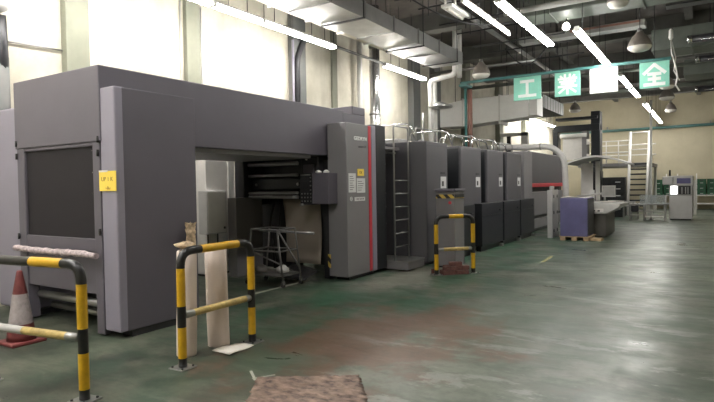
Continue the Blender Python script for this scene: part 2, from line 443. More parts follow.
# ------------------------------------------------------------------ delivery column
t = thing('control_column', 'tall grey machine column with red stripe, yellow note and white paper sheets', 'machine', (-5.1, 7.8, 0))
B(-5.27, 7.38, .06, -4.9, 8.30, 2.56).build('column_body', GREYM, t, .012)
B(-5.2, 7.5, 0, -4.96, 8.25, .06).build('plinth', DARK, t)
tag(B(-4.905, 8.055, .08, -4.892, 8.135, 2.55).build('stripe', RED, t), 'red vertical trim stripe')
tag(B(-5.22, 8.16, .06, -4.894, 8.302, 2.565).build('edge_strip', GREYL, t, .01), 'pale grey edge strip')
B(-5.3, 8.31, .05, -4.9, 8.66, 2.60).build('rear_cover', SLATE, t, .02)
text('logo', 'GEDRYM', .082, SIGNW, t, (-4.897, 7.81, 2.315), FX, .002, 1.25, 1.0, .002)
text('logo', 'system 35', .05, INKD, t, (-4.897, 7.86, 2.185), FX, .001, 1.2)
B(-4.9, 7.70, 1.70, -4.894, 7.90, 1.815).build('yellow_note', NOTE, t)
text('lettering', 'OK', .06, INK, t, (-4.893, 7.8, 1.755), FX, .0005)
pn = B(-4.9, 7.43, 1.43, -4.893, 7.64, 1.74).build('paper_sheet', LABEL, t)
for k in range(7): B(-4.893, 7.455, 1.47 + k * .036, -4.8925, 7.455 + .15 * (.6 + .4 * ((k * 37) % 10) / 10), 1.478 + k * .036).build('print_line', INKD, pn)
pn = B(-4.9, 7.67, 1.42, -4.893, 7.93, 1.66).build('paper_sheet', LABEL, t)
for k in range(5): B(-4.893, 7.70, 1.46 + k * .036, -4.8925, 7.70 + .19 * (.6 + .4 * ((k * 53) % 10) / 10), 1.468 + k * .036).build('print_line', INKD, pn)
pn = B(-4.9, 7.60, 1.285, -4.893, 7.92, 1.35).build('name_plate', LABEL, t)
text('lettering', 'UNIT 0A 08', .042, INKD, pn, (-4.8925, 7.76, 1.317), FX, .0004, 1.1)
MB().cyl((-4.9, 7.50, 1.325), (-4.892, 7.50, 1.325), .035, 14).build('round_sticker', LABEL, t)
text('arrow', '<>', .05, INKD, t, (-4.8915, 7.50, 1.325), (R(90), R(90), R(90)), .0004)
B(-5.285, 7.368, .2, -5.235, 7.38, .42).build('hazard_tape', HAZ, t)

# control box on the column's near side
t = thing('control_box', 'dark grey control box with push button panel hung on the striped column', 'control box', (-5.25, 7.25, 1.25))
B(-5.40, 7.12, 1.25, -5.08, 7.38, 1.75).build('box_body', GREY, t, .01)
pn = B(-5.66, 7.14, 1.24, -5.405, 7.30, 1.76).build('button_panel', DARK, t, .01)
B(-5.60, 7.13, 1.50, -5.50, 7.141, 1.62).build('display', SLATE, pn, .004)
for z in (1.30, 1.36, 1.42, 1.48, 1.55, 1.62, 1.68):
    for x in (-5.44,) if z > 1.45 else (-5.62, -5.56, -5.50, -5.44):
        MB().cyl((x, 7.142, z), (x, 7.128, z), .012, 8).build('button', STEEL, pn)
MB().cyl((-5.64, 7.135, 1.725), (-5.44, 7.135, 1.725), .012, 8).build('grab_bar', STEEL, pn)
for k, (x, y, lb) in enumerate(((-5.34, 7.22, 'crumpled white rag on the control box, the one by the button panel'), (-5.20, 7.24, 'crumpled white rag on the control box, the one by the column face'))):
    rg = MB(); rn = random.Random(k)
    rg.lathe([(.02, 0), (.05, .004), (.055, .02), (.03, .045), (.008, .05)], (x, y, 1.752), 9)
    for v in rg.bm.verts: v.co.x += .012 * (rn.random() - .5); v.co.y += .012 * (rn.random() - .5)
    tag(rg.build('rag', WHITEP, at=(x, y, 1.75)), lb, 'rag')

# ------------------------------------------------------------------ roller unit under the gantry
t = thing('roller_unit', 'black roller unit with four bright steel rollers under the gantry hood', 'machine', (-6.1, 7.5, 0))
MB().box(-7.12, 7.12, 1.22, -6.90, 7.89, 2.035).build('end_plate', DARK, t, .02)
MB().box(-5.78, 7.33, 1.28, -5.42, 7.89, 2.035).build('end_plate', DARK, t, .02)
B(-5.72, 7.305, 1.62, -5.50, 7.335, 1.9).build('cover', GREY, t, .01)
for z, r in ((1.93, .034), (1.735, .026), (1.435, .026), (1.365, .030)):
    MB().cyl((-6.90, 7.26, z), (-5.80, 7.26, z), r, 14).build('roller', ROLLER, t)
B(-6.90, 7.34, 1.48, -5.78, 7.6, 1.69).build('cross_beam', SLATE, t, .02)
B(-6.90, 7.62, 1.34, -5.42, 7.89, 2.03).build('back_plate', DARK, t)
MB().cyl((-6.80, 7.345, 1.58), (-6.80, 7.325, 1.58), .025, 10).build('bolt', STEEL, t)
MB().cyl((-5.86, 7.345, 1.58), (-5.86, 7.325, 1.58), .025, 10).build('bolt', STEEL, t)
B(-7.02, 6.84, 0, -6.82, 7.5, 1.36).build('support_box', GREYM, t, .01)
B(-5.42, 7.46, 0, -5.32, 7.9, 1.97).build('support_post', DARK, t)
B(-7.5, 7.80, .05, -6.22, 7.90, 1.34).build('drive_cover', DARK, t)
MB().tube(rounded([(-6.6, 7.6, 1.3), (-6.62, 7.45, .9), (-6.5, 7.4, .5), (-6.55, 7.5, .1)], .2), .025, 8).build('hose', CABLE, t)
MB().tube(rounded([(-6.45, 7.6, 1.3), (-6.40, 7.45, .8), (-6.46, 7.42, .4), (-6.3, 7.5, .05)], .2), .022, 8).build('hose', CABLE, t)
MB().cyl((-6.55, 7.12, .80), (-5.38, 7.12, .78), .022, 10).build('guard_bar', ROLLER, t)
MB().lathe([(.03, 0), (.035, .02), (.02, .045)], (-5.60, 7.10, 1.22), 10).build('air_valve', STEEL, t)
MB().lathe([(.015, 0), (.02, .012), (.01, .02)], (-5.46, 7.06, 1.96), 8).build('indicator_lamp', WHITEP, t)
def web(u, v): return (-6.34 + .80 * u + .06 * (1 - v) * (1 - u), 7.50 + .05 * math.sin(3 * v) + .01 * math.sin(9 * u), .22 + 1.10 * v)
tag(MB().sheet(10, 12, web, .006).build('paper_web', PAPERB, at=(-5.95, 7.56, .22)), 'wide buff paper web hanging below the black roller unit', 'paper')
def tarp(u, v):
    rr = random.Random(int(u * 50) * 77 + int(v * 50))
    return (-6.0 + .56 * u, 6.92 + .42 * v, .03 + .20 * v * (1 - .5 * u) + .03 * rr.random())
tag(MB().sheet(8, 6, tarp, .01).build('rubber_mat', DARK, at=(-5.7, 7.2, 0)), 'crumpled black rubber mat on the floor below the paper web', 'mat')

# trolley of pipes
t = thing('pipe_trolley', 'low steel pipe trolley on casters under the roller unit', 'trolley', (-5.75, 6.7, 0))
x0, x1, y0, y1 = -6.18, -5.45, 6.42, 6.85
for x in (x0, x1):
    for y in (y0, y1):
        MB().cyl((x, y, .1), (x + (.10 if x == x0 else -.10), y, .88), .014, 8).build('upright', TUBED_, t)
        cs = MB().cyl((x - .012, y, .045), (x + .012, y, .045), .042, 12).build('caster', BLACK, t)
        B(x - .022, y - .02, .05, x + .022, y + .02, .11).build('fork', TUBED_, cs)
for z, k in ((.88, .10), (.55, .055), (.18, .01)):
    for y in (y0, y1): MB().cyl((x0 + k, y, z), (x1 - k, y, z), .013, 8).build('rail', TUBED_, t)
    for x, s in ((x0, k), (x1, -k)): MB().cyl((x + s, y0, z), (x + s, y1, z), .013, 8).build('rail', TUBED_, t)
MB().cyl((x1 - .08, y0 - .01, .88), (-5.22, 6.55, .30), .014, 8).build('brace', TUBED_, t)
MB().cyl((x0 + .05, y0, .55), (x1 - .1, y1, .18), .012, 8).build('brace', TUBED_, t)
B(x0 + .05, y0, .185, x1 - .05, y1, .20).build('shelf', TUBED_, t)
for k, (x, y, lb) in enumerate(((-5.95, 6.5, 'grey rag bundle on the lower shelf of the pipe trolley near its left post'), (-5.62, 6.62, 'grey rag bundle on the lower shelf of the pipe trolley near its sloping brace'))):
    rg = MB(); rn = random.Random(9 + k)
    rg.lathe([(.05, 0), (.10, .01), (.10, .06), (.06, .1), (.02, .12)], (x, y, .202), 10)
    for v in rg.bm.verts: v.co.x += .03 * (rn.random() - .5); v.co.y += .03 * (rn.random() - .5)
    tag(rg.build('rag_bundle', OFFG if k else TUBED_, at=(x, y, .2)), lb, 'rags')

# white cabinets behind the hood
t = thing('tall_cabinet', 'tall off-white steel cabinet standing behind the gantry opening', 'cabinet', (-7.55, 6.9, 0))
B(-7.85, 6.62, .04, -7.3, 7.12, 2.02).build('cabinet_body', OFFW, t, .012)
B(-7.6, 7.125, .04, -7.27, 7.27, 2.03).build('side_panel', WHITEM, t, .01)
B(-7.8, 6.66, 0, -7.33, 7.2, .04).build('plinth', DARK, t)
t = thing('electrical_box', 'pale grey electrical box mounted on the tall off-white cabinet', 'electrical box', (-7.19, 6.65, .76))
B(-7.298, 6.44, .755, -7.09, 6.88, 1.49).build('box_body', OFFG, t, .01)
B(-7.092, 6.46, .775, -7.082, 6.86, 1.47).build('door', OFFW, t, .004)
MB().cyl((-7.082, 6.82, .85), (-7.070, 6.82, .85), .022, 10).build('lock', DARK, t)
for y in (6.54, 6.76): MB().tube(rounded([(-7.19, y, .76), (-7.19, y, .5), (-7.17, y, .0)], .1), .012, 8).build('conduit', DARK, t)
t = thing('service_post', 'slim white pipe post on the wall side of the tall off-white cabinet', 'pipe', (-7.62, 6.42, 0))
MB().cyl((-7.62, 6.42, 0), (-7.62, 6.42, 2.0), .055, 14).build('post', WHITEP, t)
for z in (.75, 1.3): MB().cyl((-7.62, 6.42, z), (-7.62, 6.42, z + .08), .075, 14).build('collar', STEEL, t)
MB().cyl((-7.62, 6.42, .0), (-7.62, 6.42, .03), .11, 14).build('foot', STEEL, t)

# ------------------------------------------------------------------ hazard barriers (built lying along +X from their first post)
def barrier(w, h, zc, label, loc, rz, r=.037, worn=False):
    t = thing('crash_barrier', label, 'barrier', (0, 0, 0), 'yellow and black crash barriers')
    t['label'] = label
    cr = .13
    path = rounded([(0, 0, .012), (0, 0, h), (w, 0, h), (w, 0, .012)], cr, 6)
    q = 0.0
    for i in range(1, len(path)): q += (path[i] - path[i - 1]).length
    up = h - .012
    fr = [(.075, BLACK), (.34, YELLOW), (.52, BLACK), (.845, YELLOW)]
    arc = 1.62 * cr - 2 * cr
    top0 = up + arc / 2
    bands = [(a, m) for a, m in fr] + [(top0 + .20, BLACK), (q - top0 - .16, YELLOW), (q - .845, BLACK), (q - .52, YELLOW), (q - .34, BLACK), (q - .075, YELLOW), (q + .1, BLACK)]
    if worn: bands[4] = (top0 + .16, BLACK); bands[5] = (top0 + .5, YELLOW); bands.insert(6, (q - top0 - .10, BLACK))
    MB().tube(path, r, 16, bands=bands).build('frame', None, t)
    bb = [(.10, STEEL), (.16, YELLOWW), (w - .12, YELLOWW), (w, STEEL)] if not worn else [(.13, STEEL), (w * .55, YELLOWW), (w, OFFG)]
    MB().tube([(r * .8, 0, zc), (w - r * .8, 0, zc)], r * .85, 14, bands=[(a, m) for a, m in bb]).build('crossbar', None, t)
    for x in (0, w):
        p = B(x - .085, -.085, 0, x + .085, .085, .012).build('base_plate', STEEL, t, .003)
        for sx in (-1, 1):
            for sy in (-1, 1): MB().cyl((x + .06 * sx, .06 * sy, .012), (x + .06 * sx, .06 * sy, .022), .010, 6).build('bolt', DARK, p)
    t.location = loc; t.rotation_euler = (0, 0, rz); ORIG[t] = Vector(loc)
    return t
barrier(.88, 1.0, .45, 'yellow and black crash barrier with two pale paper rolls leaning behind it', (-3.81, 3.15, 0), R(91.5))
barrier(1.10, 1.0, .46, 'yellow and black crash barrier with worn crossbar before the traffic cone', (-3.85, 2.29, 0), R(189), worn=True)
barrier(.67, .99, .43, 'small yellow and black crash barrier around a heap of red bricks', (-3.91, 8.60, 0), R(45))

# traffic cone
t = thing('traffic_cone', 'dirty red and white traffic cone in front of the mesh screened feeder', 'cone', (-5.90, 2.86, 0))
MB().box(-6.07, 2.69, 0, -5.73, 3.03, .035).build('cone_base', CONER, t, .012)
prof = [(.135, .035), (.128, .09), (.112, .20), (.068, .50), (.050, .60), (.028, .72), (.02, .735)]
MB().lathe(prof, (-5.90, 2.86, 0), 24, mfun=lambda i: CONEW if i in (2,) else CONER).build('cone_body', None, t)

# paper rolls leaning behind the barrier
def roll(loc, h, r, label, lean):
    t = thing('paper_roll', label, 'paper roll', (0, 0, 0), 'pale paper rolls behind the barrier')
    body = MB(); rn = random.Random(int(h * 100))
    body.lathe([(r * .98, 0), (r, .02), (r * 1.01, h * .3), (r * .985, h * .55), (r * 1.01, h * .8), (r, h - .01), (r * .9, h)], (0, 0, 0), 20)
    for v in body.bm.verts: v.co.x += .006 * (rn.random() - .5); v.co.y += .006 * (rn.random() - .5)
    body.build('roll_body', PAPERP, t)
    MB().tube([(0, 0, h), (0, 0, h + .015)], r * .45, 14).build('core', CARD, t)
    t.location = loc; t.rotation_euler = lean
    return t
roll((-4.08, 3.42, 0), .97, .09, 'pale pink paper roll standing behind the barrier, under a crumpled brown cap', (R(-1), R(1), 0))
roll((-4.06, 3.80, 0), .96, .105, 'wider pale pink paper roll beside the white sheet on the floor', (R(2), R(1), 0))
rg = MB(); rn = random.Random(4)
rg.lathe([(.05, 0), (.08, .01), (.085, .03), (.05, .05), (.02, .055)], (-4.07, 3.42, .99), 12)
for v in rg.bm.verts: v.co += Vector((.03 * (rn.random() - .5), .03 * (rn.random() - .5), .02 * (rn.random() - .2)))
tag(rg.build('crumpled_paper', CARD, at=(-4.07, 3.42, .99)), 'crumpled brown paper lying on top of the first pale roll', 'paper')
def fl(u, v):
    a, b, c, d = (-3.94, 3.60), (-3.94, 3.90), (-3.72, 3.93), (-3.69, 3.58)
    p = (Vector(a).lerp(Vector(b), v)).lerp(Vector(d).lerp(Vector(c), v), u)
    return (p.x, p.y, .012 + .012 * math.sin(3 * u) * (v) + .008 * math.sin(5 * v + u))
tag(MB().sheet(8, 8, fl, .004).build('paper_sheet', PAPER, at=(-3.87, 3.75, 0)), 'white paper sheet lying flat on the floor beside the barrier post', 'paper')

# ------------------------------------------------------------------ the press
t = thing('access_platform', 'low grey steel step platform in front of the ladder', 'platform', (-4.85, 9.0, 0))
B(-5.28, 8.70, .02, -4.5, 9.36, .16).build('platform_box', GREYM, t, .01)
B(-5.3, 8.69, .16, -4.49, 9.37, .18).build('tread_plate', STEEL, t, .004)
t = thing('press_ladder', 'tall steel access ladder standing on the low step platform', 'ladder', (-4.76, 9.0, .18))
lx, ly0, ly1 = -4.76, 8.70, 9.24
MB().tube(rounded([(lx, ly0, .18), (lx, ly0, 2.60), (lx, ly1 + .02, 2.60), (lx, ly1 + .02, 2.45), (lx, ly1, .18)], .06), .017, 10).build('side_rail', STEEL, t)
for k in range(6): MB().cyl((lx, ly0, .42 + k * .24), (lx, ly1, .42 + k * .24), .013, 8).build('rung', STEELD, t)
t = thing('inking_unit', 'dark recessed press section behind the steel ladder', 'machine', (-5.9, 9.0, 0))
B(-6.6, 8.72, .0, -5.35, 9.36, 2.20).build('unit_body', DARK, t, .01)
for z in (1.95, 1.62, 1.38, 1.12, .8): MB().cyl((-5.33, 8.72, z), (-5.33, 9.36, z), .03, 10).build('roller', STEEL, t)
B(-5.35, 8.75, 2.2, -5.0, 9.36, 2.25).build('top_plate', GREYM, t)
MB().cyl((-5.1, 8.72, 2.15), (-5.1, 9.36, 2.15), .022, 8).build('cross_rail', STEEL, t)
B(-5.33, 9.05, 1.3, -5.28, 9.15, 1.6).build('meter_box', OFFG, t)
B(-5.34, 8.74, .18, -5.31, 9.34, .6).build('kick_panel', SLATE, t)
towers = ((9.40, 10.50, 'grey printing tower nearest the steel ladder'),
          (11.2, 12.46, 'grey printing tower, second from the steel ladder'),
          (12.86, 14.10, 'grey printing tower, third from the ladder along the press'),
          (14.40, 15.70, 'grey printing tower closest to the red striped unit of the press'))
prev = 9.36
for i, (a, b, lb) in enumerate(towers):
    t = thing('printing_tower', lb, 'machine', (-5.5, a, 0), 'printing towers of the press')
    MB().prism([(-6.6, a), (-4.78, a), (-4.5, a + .10), (-4.5, b), (-6.6, b)] if i == 0 else [(-6.6, a), (-4.53, a), (-4.5, a + .03), (-4.5, b), (-6.6, b)], 2, .06, 2.36).build('tower_body', TOWER, t, .02)
    B(-6.5, a + .05, 0, -4.58, b - .05, .06).build('plinth', DARK, t)
    if i: tag(B(-6.4, a - .012, .1, -4.55, a, 2.3).build('side_panel', SLATE, t), 'blue black side panel')  # thin sheet added to keep the gap between towers dark
    y = b - .36
    pl = tag(B(-4.505, y, 1.46, -4.493, y + .26, 1.69).build('label_plate', LABEL, t), 'white label plate')
    B(-4.494, y + .05, 1.50, -4.491, y + .14, 1.60).build('print_block', INKD, pl)
    B(-4.503, y + .01, 1.74, -4.494, y + .22, 1.78).build('name_strip', DARK, t)
    for q in (.45,):
        B(-4.503, a + .12, 2.28, -4.496, b - .03, 2.286).build('seam', DARK, t)
    B(-6.5, b + .01, .05, -4.95, min(b + .36, (towers[i + 1][0] if i < 3 else 99) - .03), 2.16).build('link_cover', DARK, t, .01)
    MB().tube(rounded([(-4.72, a + .1, 2.36), (-4.72, a + .1, 2.62), (-4.72, b - .1, 2.62), (-4.72, b - .1, 2.36)], .06), .016, 8).build('guard_rail', STEEL, t)
    MB().tube(rounded([(-5.8, a + .2, 2.36), (-5.8, a + .2, 2.72), (-4.9, a + .2, 2.72), (-4.78, a + .25, 2.36)], .10), .016, 8).build('guard_rail', CHROME, t)
    MB().box(-5.9, a + .3, 2.36, -5.2, b - .3, 2.46).build('top_cover', STEEL, t, .02)
    if i: MB().tube(rounded([(-4.95, a + .1, 2.36), (-4.95, a + .25, 2.66), (-4.95, b, 2.62), (-4.95, b + .22, 2.3)], .10), .022, 8).build('cable_hose', CHROME, t)
for i, (a, b, lb) in enumerate(((10.66, 11.50, 'low blue-black guard box half hidden behind the hazard taped pedestal'),
                                (11.93, 13.42, 'low blue-black guard box in front of the second and third printing towers'),
                                (13.52, 14.88, 'low blue-black guard box in front of the third and fourth printing towers'),
                                (14.97, 16.32, 'low blue-black guard box nearest the red striped unit'))):
    t = thing('guard_box', lb, 'guard', (-4.4, a, 0), 'low guard boxes along the press')
    B(-4.49, a, .12, -4.3, b, 1.09).build('box_body', SLATE, t, .012)
    B(-4.305, a + .04, .80, -4.292, b - .04, .82).build('seam', BLACK, t)
    MB().cyl((-4.29, b - .3, .9), (-4.29, b - .12, .9), .012, 8).build('handle', DARK, t)
    B(-4.47, a + .08, 0, -4.36, b - .08, .12).build('plinth', BLACK, t)
    B(-4.40, b - .16, .0, -4.27, b - .04, .07).build('foot', STEEL, t)
t = thing('drying_unit', 'grey press module between the last printing tower and the red striped unit', 'machine', (-5.5, 15.8, 0))
B(-6.6, 16.07, .06, -4.52, 16.95, 2.46).build('unit_body', GREYM, t, .02)
B(-6.5, 16.1, 0, -4.6, 16.9, .06).build('plinth', DARK, t)
t = thing('delivery_unit', 'long grey delivery unit of the press with a bright red stripe', 'machine', (-5.5, 17.0, 0))
B(-6.6, 17.0, 1.52, -4.6, 21.4, 2.50).build('upper_cover', TOWER, t, .02)
tag(B(-6.5, 17.0, 1.40, -4.56, 21.4, 1.52).build('stripe', RED, t, .01), 'bright red stripe')
B(-6.5, 17.05, 1.25, -4.75, 21.3, 1.40).build('gap_panel', DARK, t)
B(-6.6, 17.0, .50, -4.6, 21.4, 1.25).build('lower_cover', GREYM, t, .02)
B(-6.5, 17.05, .40, -4.7, 21.3, .50).build('shadow_gap', DARK, t)
B(-6.6, 17.0, .10, -4.62, 21.4, .40).build('base_cover', GREYM, t, .01)
B(-6.5, 17.1, 0, -4.7, 21.2, .10).build('plinth', DARK, t)
t = thing('side_plate', 'upright pale steel plate with bolt holes beside the violet stack', 'machine plate', (-3.73, 16.1, 0))
MB().box(-3.80, 15.75, 0.0, -3.66, 16.45, 1.33).build('plate', OFFG, t, .01)
MB().box(-3.78, 15.9, 1.33, -3.68, 16.1, 1.44).build('lug', OFFG, t, .02)
for z in (.2, .7, 1.15):
    for y in (15.9, 16.3): MB().cyl((-3.67, y, z), (-3.652, y, z), .05, 12).build('bolt_hole', DARK, t)
t = thing('extraction_pipe', 'bent pale grey extraction pipe curving down beside the red striped unit', 'pipe', (-3.4, 16.4, .9))
MB().tube(rounded([(-6.0, 16.6, 2.64), (-3.85, 16.6, 2.58), (-3.52, 16.6, 2.25), (-3.48, 16.6, 1.3), (-3.46, 16.6, 0.0)], .5, 8), .085, 16).build('pipe_run', OFFG, t)
for x in (-5.2, -4.2): MB().cyl((x, 16.6, 2.618 if x < -5 else 2.592), (x + .05, 16.6, 2.618 if x < -5 else 2.592), .10, 16).build('clamp_ring', STEEL, t)

# hazard-taped pedestal, bricks
t = thing('control_pedestal', 'grey control pedestal with hazard tape band behind the small barrier', 'pedestal', (-4.1, 9.6, 0))
B(-4.27, 9.40, .03, -3.90, 9.86, 1.40).build('pedestal_body', GREYM, t, .015)
B(-4.29, 9.38, 1.40, -3.88, 9.88, 1.45).build('cap', GREY, t, .01)
B(-4.265, 9.392, 1.28, -3.905, 9.40, 1.35).build('hazard_tape', HAZ, t)
B(-3.90, 9.41, 1.28, -3.893, 9.85, 1.35).build('hazard_tape', HAZ, t)
B(-4.24, 9.44, 0, -3.94, 9.82, .03).build('plinth', DARK, t)
MB().cyl((-3.99, 9.4, 1.2), (-3.99, 9.388, 1.2), .03, 12).build('stop_button', RED, t)
bl = ['red brick flat on the floor under the small barrier by its near post', 'red brick flat at the front of the heap by the far post', 'red brick in the back row of the heap by the far post',
      'red brick in the back row of the heap by the near post', 'red brick of the second layer toward the near post', 'red brick of the second layer by the far post', 'broken half red brick behind the near barrier post', 'red brick lying between the heap and the pedestal',
      'red brick of the second layer at the back of the heap', 'topmost red brick of the heap inside the small barrier', 'red brick lying loose behind the far barrier post']
bp = []
for uu, vv, z, a in ((.21, -.02, 0, 45), (.45, -.02, 0, 43), (.46, .095, 0, 46), (.22, .10, 0, 44), (.25, .03, .067, 52), (.49, .05, .067, 40), (.04, .20, 0, 120), (.34, .27, 0, 70), (.31, .168, .067, 48), (.37, .07, .134, 30), (.64, .27, 0, 110)):
    bp.append((-3.91 + .7071 * (uu - vv), 8.60 + .7071 * (uu + vv), z, a))
b0 = None
for lb, (x, y, z, a) in zip(bl, bp):
    if b0 is None:
        b0 = MB().box(-.11, -.052, 0, .11, .052, .065).box(-.07, -.03, .063, .07, .03, .066).build('brick', REDB, bevel=.006); o = b0
        tag(o, lb, 'brick', 'red bricks inside the small barrier')
    else:
        o = b0.copy(); COL.objects.link(o); o['label'] = lb
    o.location = (x, y, z); o.rotation_euler = (0, 0, R(a))
b_ = [o for o in bpy.data.objects if o.get('label') == bl[6]][0]; b_.scale = (.55, 1, 1)
MB  # noqa

# ------------------------------------------------------------------ console area
t = thing('wooden_pallet', 'small wooden pallet under the violet-blue stack', 'pallet', (-3.0, 15.7, 0))
for x in (-3.36, -3.07, -2.78): B(x, 15.28, 0, x + .13, 16.22, .09).build('bearer', WOOD, t)
for k in range(5): B(-3.38, 15.28 + k * .2, .09, -2.62, 15.42 + k * .2, .11).build('deck_board', WOOD, t)
B(-2.62, 15.4, .0, -2.36, 15.75, .06).build('stub_board', WOOD, t)
t = thing('board_stack', 'violet-blue wrapped board stack with white paper on top', 'stack', (-3.0, 15.7, .11))
B(-3.36, 15.3, .11, -2.68, 16.2, 1.12).build('wrapped_stack', PURPLE, t, .012)
B(-2.682, 15.34, .15, -2.66, 16.16, 1.1).build('side_cover', DARK, t)  # side face of the stack, drawn as a thin black sheet
tag(MB().sheet(6, 6, lambda u, v: (-3.34 + .62 * u, 15.32 + .8 * v, 1.135 + .02 * math.sin(4 * u + 2 * v)), .008).build('top_sheet', PAPER, t), 'white top sheet')
t = thing('inspection_console', 'grey press control console with slanted light table beside the violet stack', 'console', (-2.9, 17.2, 0))
B(-3.3, 16.45, .03, -2.40, 18.1, .68).build('cabinet_body', CONS, t, .01)
MB().prism([(-3.35, .76), (-3.35, .98), (-2.05, .93), (-2.05, .86), (-2.36, .66), (-3.3, .66)], 1, 16.35, 18.2).build('desk', OFFG, t, .01)
B(-3.2, 16.5, 0, -2.5, 18.0, .03).build('plinth', BLACK, t)
B(-3.25, 16.345, .70, -2.45, 16.352, .80).build('fascia', OFFW, t)
for k in range(6): B(-3.2 + k * .12, 16.335, .72, -3.14 + k * .12, 16.346, .76).build('key', DARK, t)
pr = [(-3.0, 16.8, 20), (-2.50, 17.12, -12), (-2.40, 17.55, 25), (-2.35, 18.0, 5)]
pb = ['loose printed sheet on the console desk nearest the violet stack', 'loose printed sheet at the middle of the console desk', 'loose printed sheet near the outer edge of the console desk', 'loose printed sheet at the far end of the console desk']
for (x, y, a), lb in zip(pr, pb):
    o = MB().sheet(3, 3, lambda u, v: (-.22 + .44 * u, -.16 + .32 * v, .012 + .01 * math.sin(3 * u)), .005).build('printed_sheet', PAPER)
    o.location = (x, y, .985 - (x + 3.35) * .038); o.rotation_euler = (0, R(2.2), R(a)); tag(o, lb, 'paper', 'printed sheets on the console')
t = thing('desk_monitor', 'grey flat monitor on a swivel arm over the console', 'monitor', (-2.6, 18.0, .95))
MB().cyl((-2.66, 18.0, .956), (-2.66, 18.0, 1.15), .03, 10).build('stand', STEEL, t)
B(-2.74, 17.96, 1.08, -2.36, 18.04, 1.42).build('screen_housing', OFFG, t, .01)
B(-2.71, 17.95, 1.11, -2.39, 17.962, 1.39).build('screen', STEEL, t)
t = thing('light_canopy', 'arched grey lamp canopy on a white post over the console', 'canopy', (-2.8, 17.3, .95))
pts = [(-3.5 + 1.6 * k / 12, 1.98 + .30 * math.sin(math.pi * (.12 + .8 * k / 12)) - .0 * k) for k in range(13)]
MB().prism(pts + [(x, z - .05) for x, z in pts[::-1]], 1, 16.7, 18.4).build('canopy_shell', OFFG, t)
B(-3.30, 17.9, .985, -2.98, 17.98, 2.10).build('back_panel', OFFW, t, .01)
B(-2.92, 18.0, .97, -2.80, 18.1, 2.16).build('post', WHITEM, t, .01)
MB().cyl((-3.3, 17.2, 1.12), (-2.6, 17.2, 1.2), .03, 10).build('arm', OFFG, t)
B(-2.95, 17.4, .975, -2.86, 17.5, 1.30).build('gauge', WHITEM, t, .01)

# ------------------------------------------------------------------ background: tower, mezzanine, stair, cabinets
t = thing('feed_tower', 'dark steel feed tower with pale panel beside the mezzanine', 'machine', (-5.4, 28.3, 0))
B(-4.72, 27.9, 0, -4.32, 28.6, 4.85).build('upright', SLATE, t, .02)
B(-5.12, 27.9, 0, -4.88, 28.5, 3.95).build('upright', GREYM, t, .02)
B(-6.45, 27.9, 0, -6.2, 28.5, 4.1).build('upright', SLATE, t, .02)
MB().box(-6.4, 27.85, 3.95, -4.32, 28.5, 4.25).build('crossbeam', SLATE, t, .02)
MB().box(-6.3, 27.8, 4.5, -4.4, 28.4, 4.62).build('crossbeam', SLATE, t, .02)
B(-6.0, 27.95, 2.60, -4.95, 28.1, 3.75).build('pale_panel', OFFW, t, .02)
MB().cyl((-6.1, 27.9, 3.75), (-4.9, 27.9, 3.75), .10, 14).build('drum', WHITEM, t)
for z in (3.3, 2.6): B(-4.9, 27.84, z, -4.78, 27.9, z + .25).build('junction_box', OFFW, t)
t = thing('mezzanine', 'raised grey steel mezzanine with thin white railings behind the console', 'mezzanine', (-4.2, 31.3, 0))
B(-5.6, 29.5, 2.26, -2.35, 33.5, 2.42).build('deck', GREYM, t)
for x in (-5.4, -2.45):
    for y in (29.6, 33.3): B(x - .07, y - .07, 0, x + .07, y + .07, 2.26).build('post', WHITEM, t)
for z in (2.95, 3.5):
    MB().cyl((-5.5, 29.6, z), (-3.2, 29.6, z), .03, 8).build('railing', WHITEM, t)
    MB().cyl((-5.5, 33.3, z), (-2.4, 33.3, z), .03, 8).build('railing', WHITEM, t)
for x in (-5.5, -4.9, -4.3, -3.75, -3.2): MB().cyl((x, 29.6, 2.4), (x, 29.6, 3.5), .025, 8).build('baluster', WHITEM, t)
t = thing('steel_stair', 'steep steel stair with tall white stringers up to the mezzanine', 'stair', (-2.8, 28.0, 0))
for x, dx in ((-3.08, -.08), (-2.36, 0)):
    MB().tube([(x, 27.15, .0), (x + dx, 29.05, 3.85)], .06, 8).build('stringer', WHITEM, t)
for k in range(10):
    z = .24 + k * .235; y = 27.15 + 1.9 * z / 3.85
    B(-3.1, y - .02, z - .07, -2.36, y + .18, z).build('tread', SLATE, t)
MB().cyl((-3.14, 29.05, 3.82), (-2.38, 29.05, 3.82), .03, 8).build('top_rail', WHITEM, t)
MB().cyl((-3.13, 28.6, 3.0), (-2.37, 28.6, 3.0), .025, 8).build('top_rail', WHITEM, t)
t = thing('storage_cabinet', 'black tool cabinet with white drawer labels below the mezzanine', 'cabinet', (-3.6, 26.3, 0))
B(-3.95, 26.0, .05, -3.05, 26.6, 1.72).build('cabinet_body', DARK, t, .02)
for k in range(5):
    B(-3.9, 26.05, 0, -3.1, 26.5, .05).build('plinth', BLACK, t) if k == 0 else None
    d = B(-3.55, 25.97, .2 + k * .29, -3.08, 26.0, .45 + k * .29).build('drawer', SLATE, t, .01)
    B(-3.42, 25.955, .33 + k * .29, -3.22, 25.97, .37 + k * .29).build('drawer_label', LABEL, d)
t = thing('machine_cabinet', 'taller black machine cabinet beside the white labelled drawers', 'cabinet', (-4.3, 26.3, 0))
B(-4.75, 26.0, .05, -4.0, 26.7, 2.0).build('cabinet_body', DARK, t, .02)
MB().tube(rounded([(-4.5, 26.3, 2.0), (-4.5, 26.3, 2.28), (-4.2, 26.3, 2.28), (-4.2, 26.3, 2.0)], .12), .04, 8).build('lift_handle', BLACK, t)
B(-4.7, 26.05, 0, -4.05, 26.6, .05).build('plinth', BLACK, t)
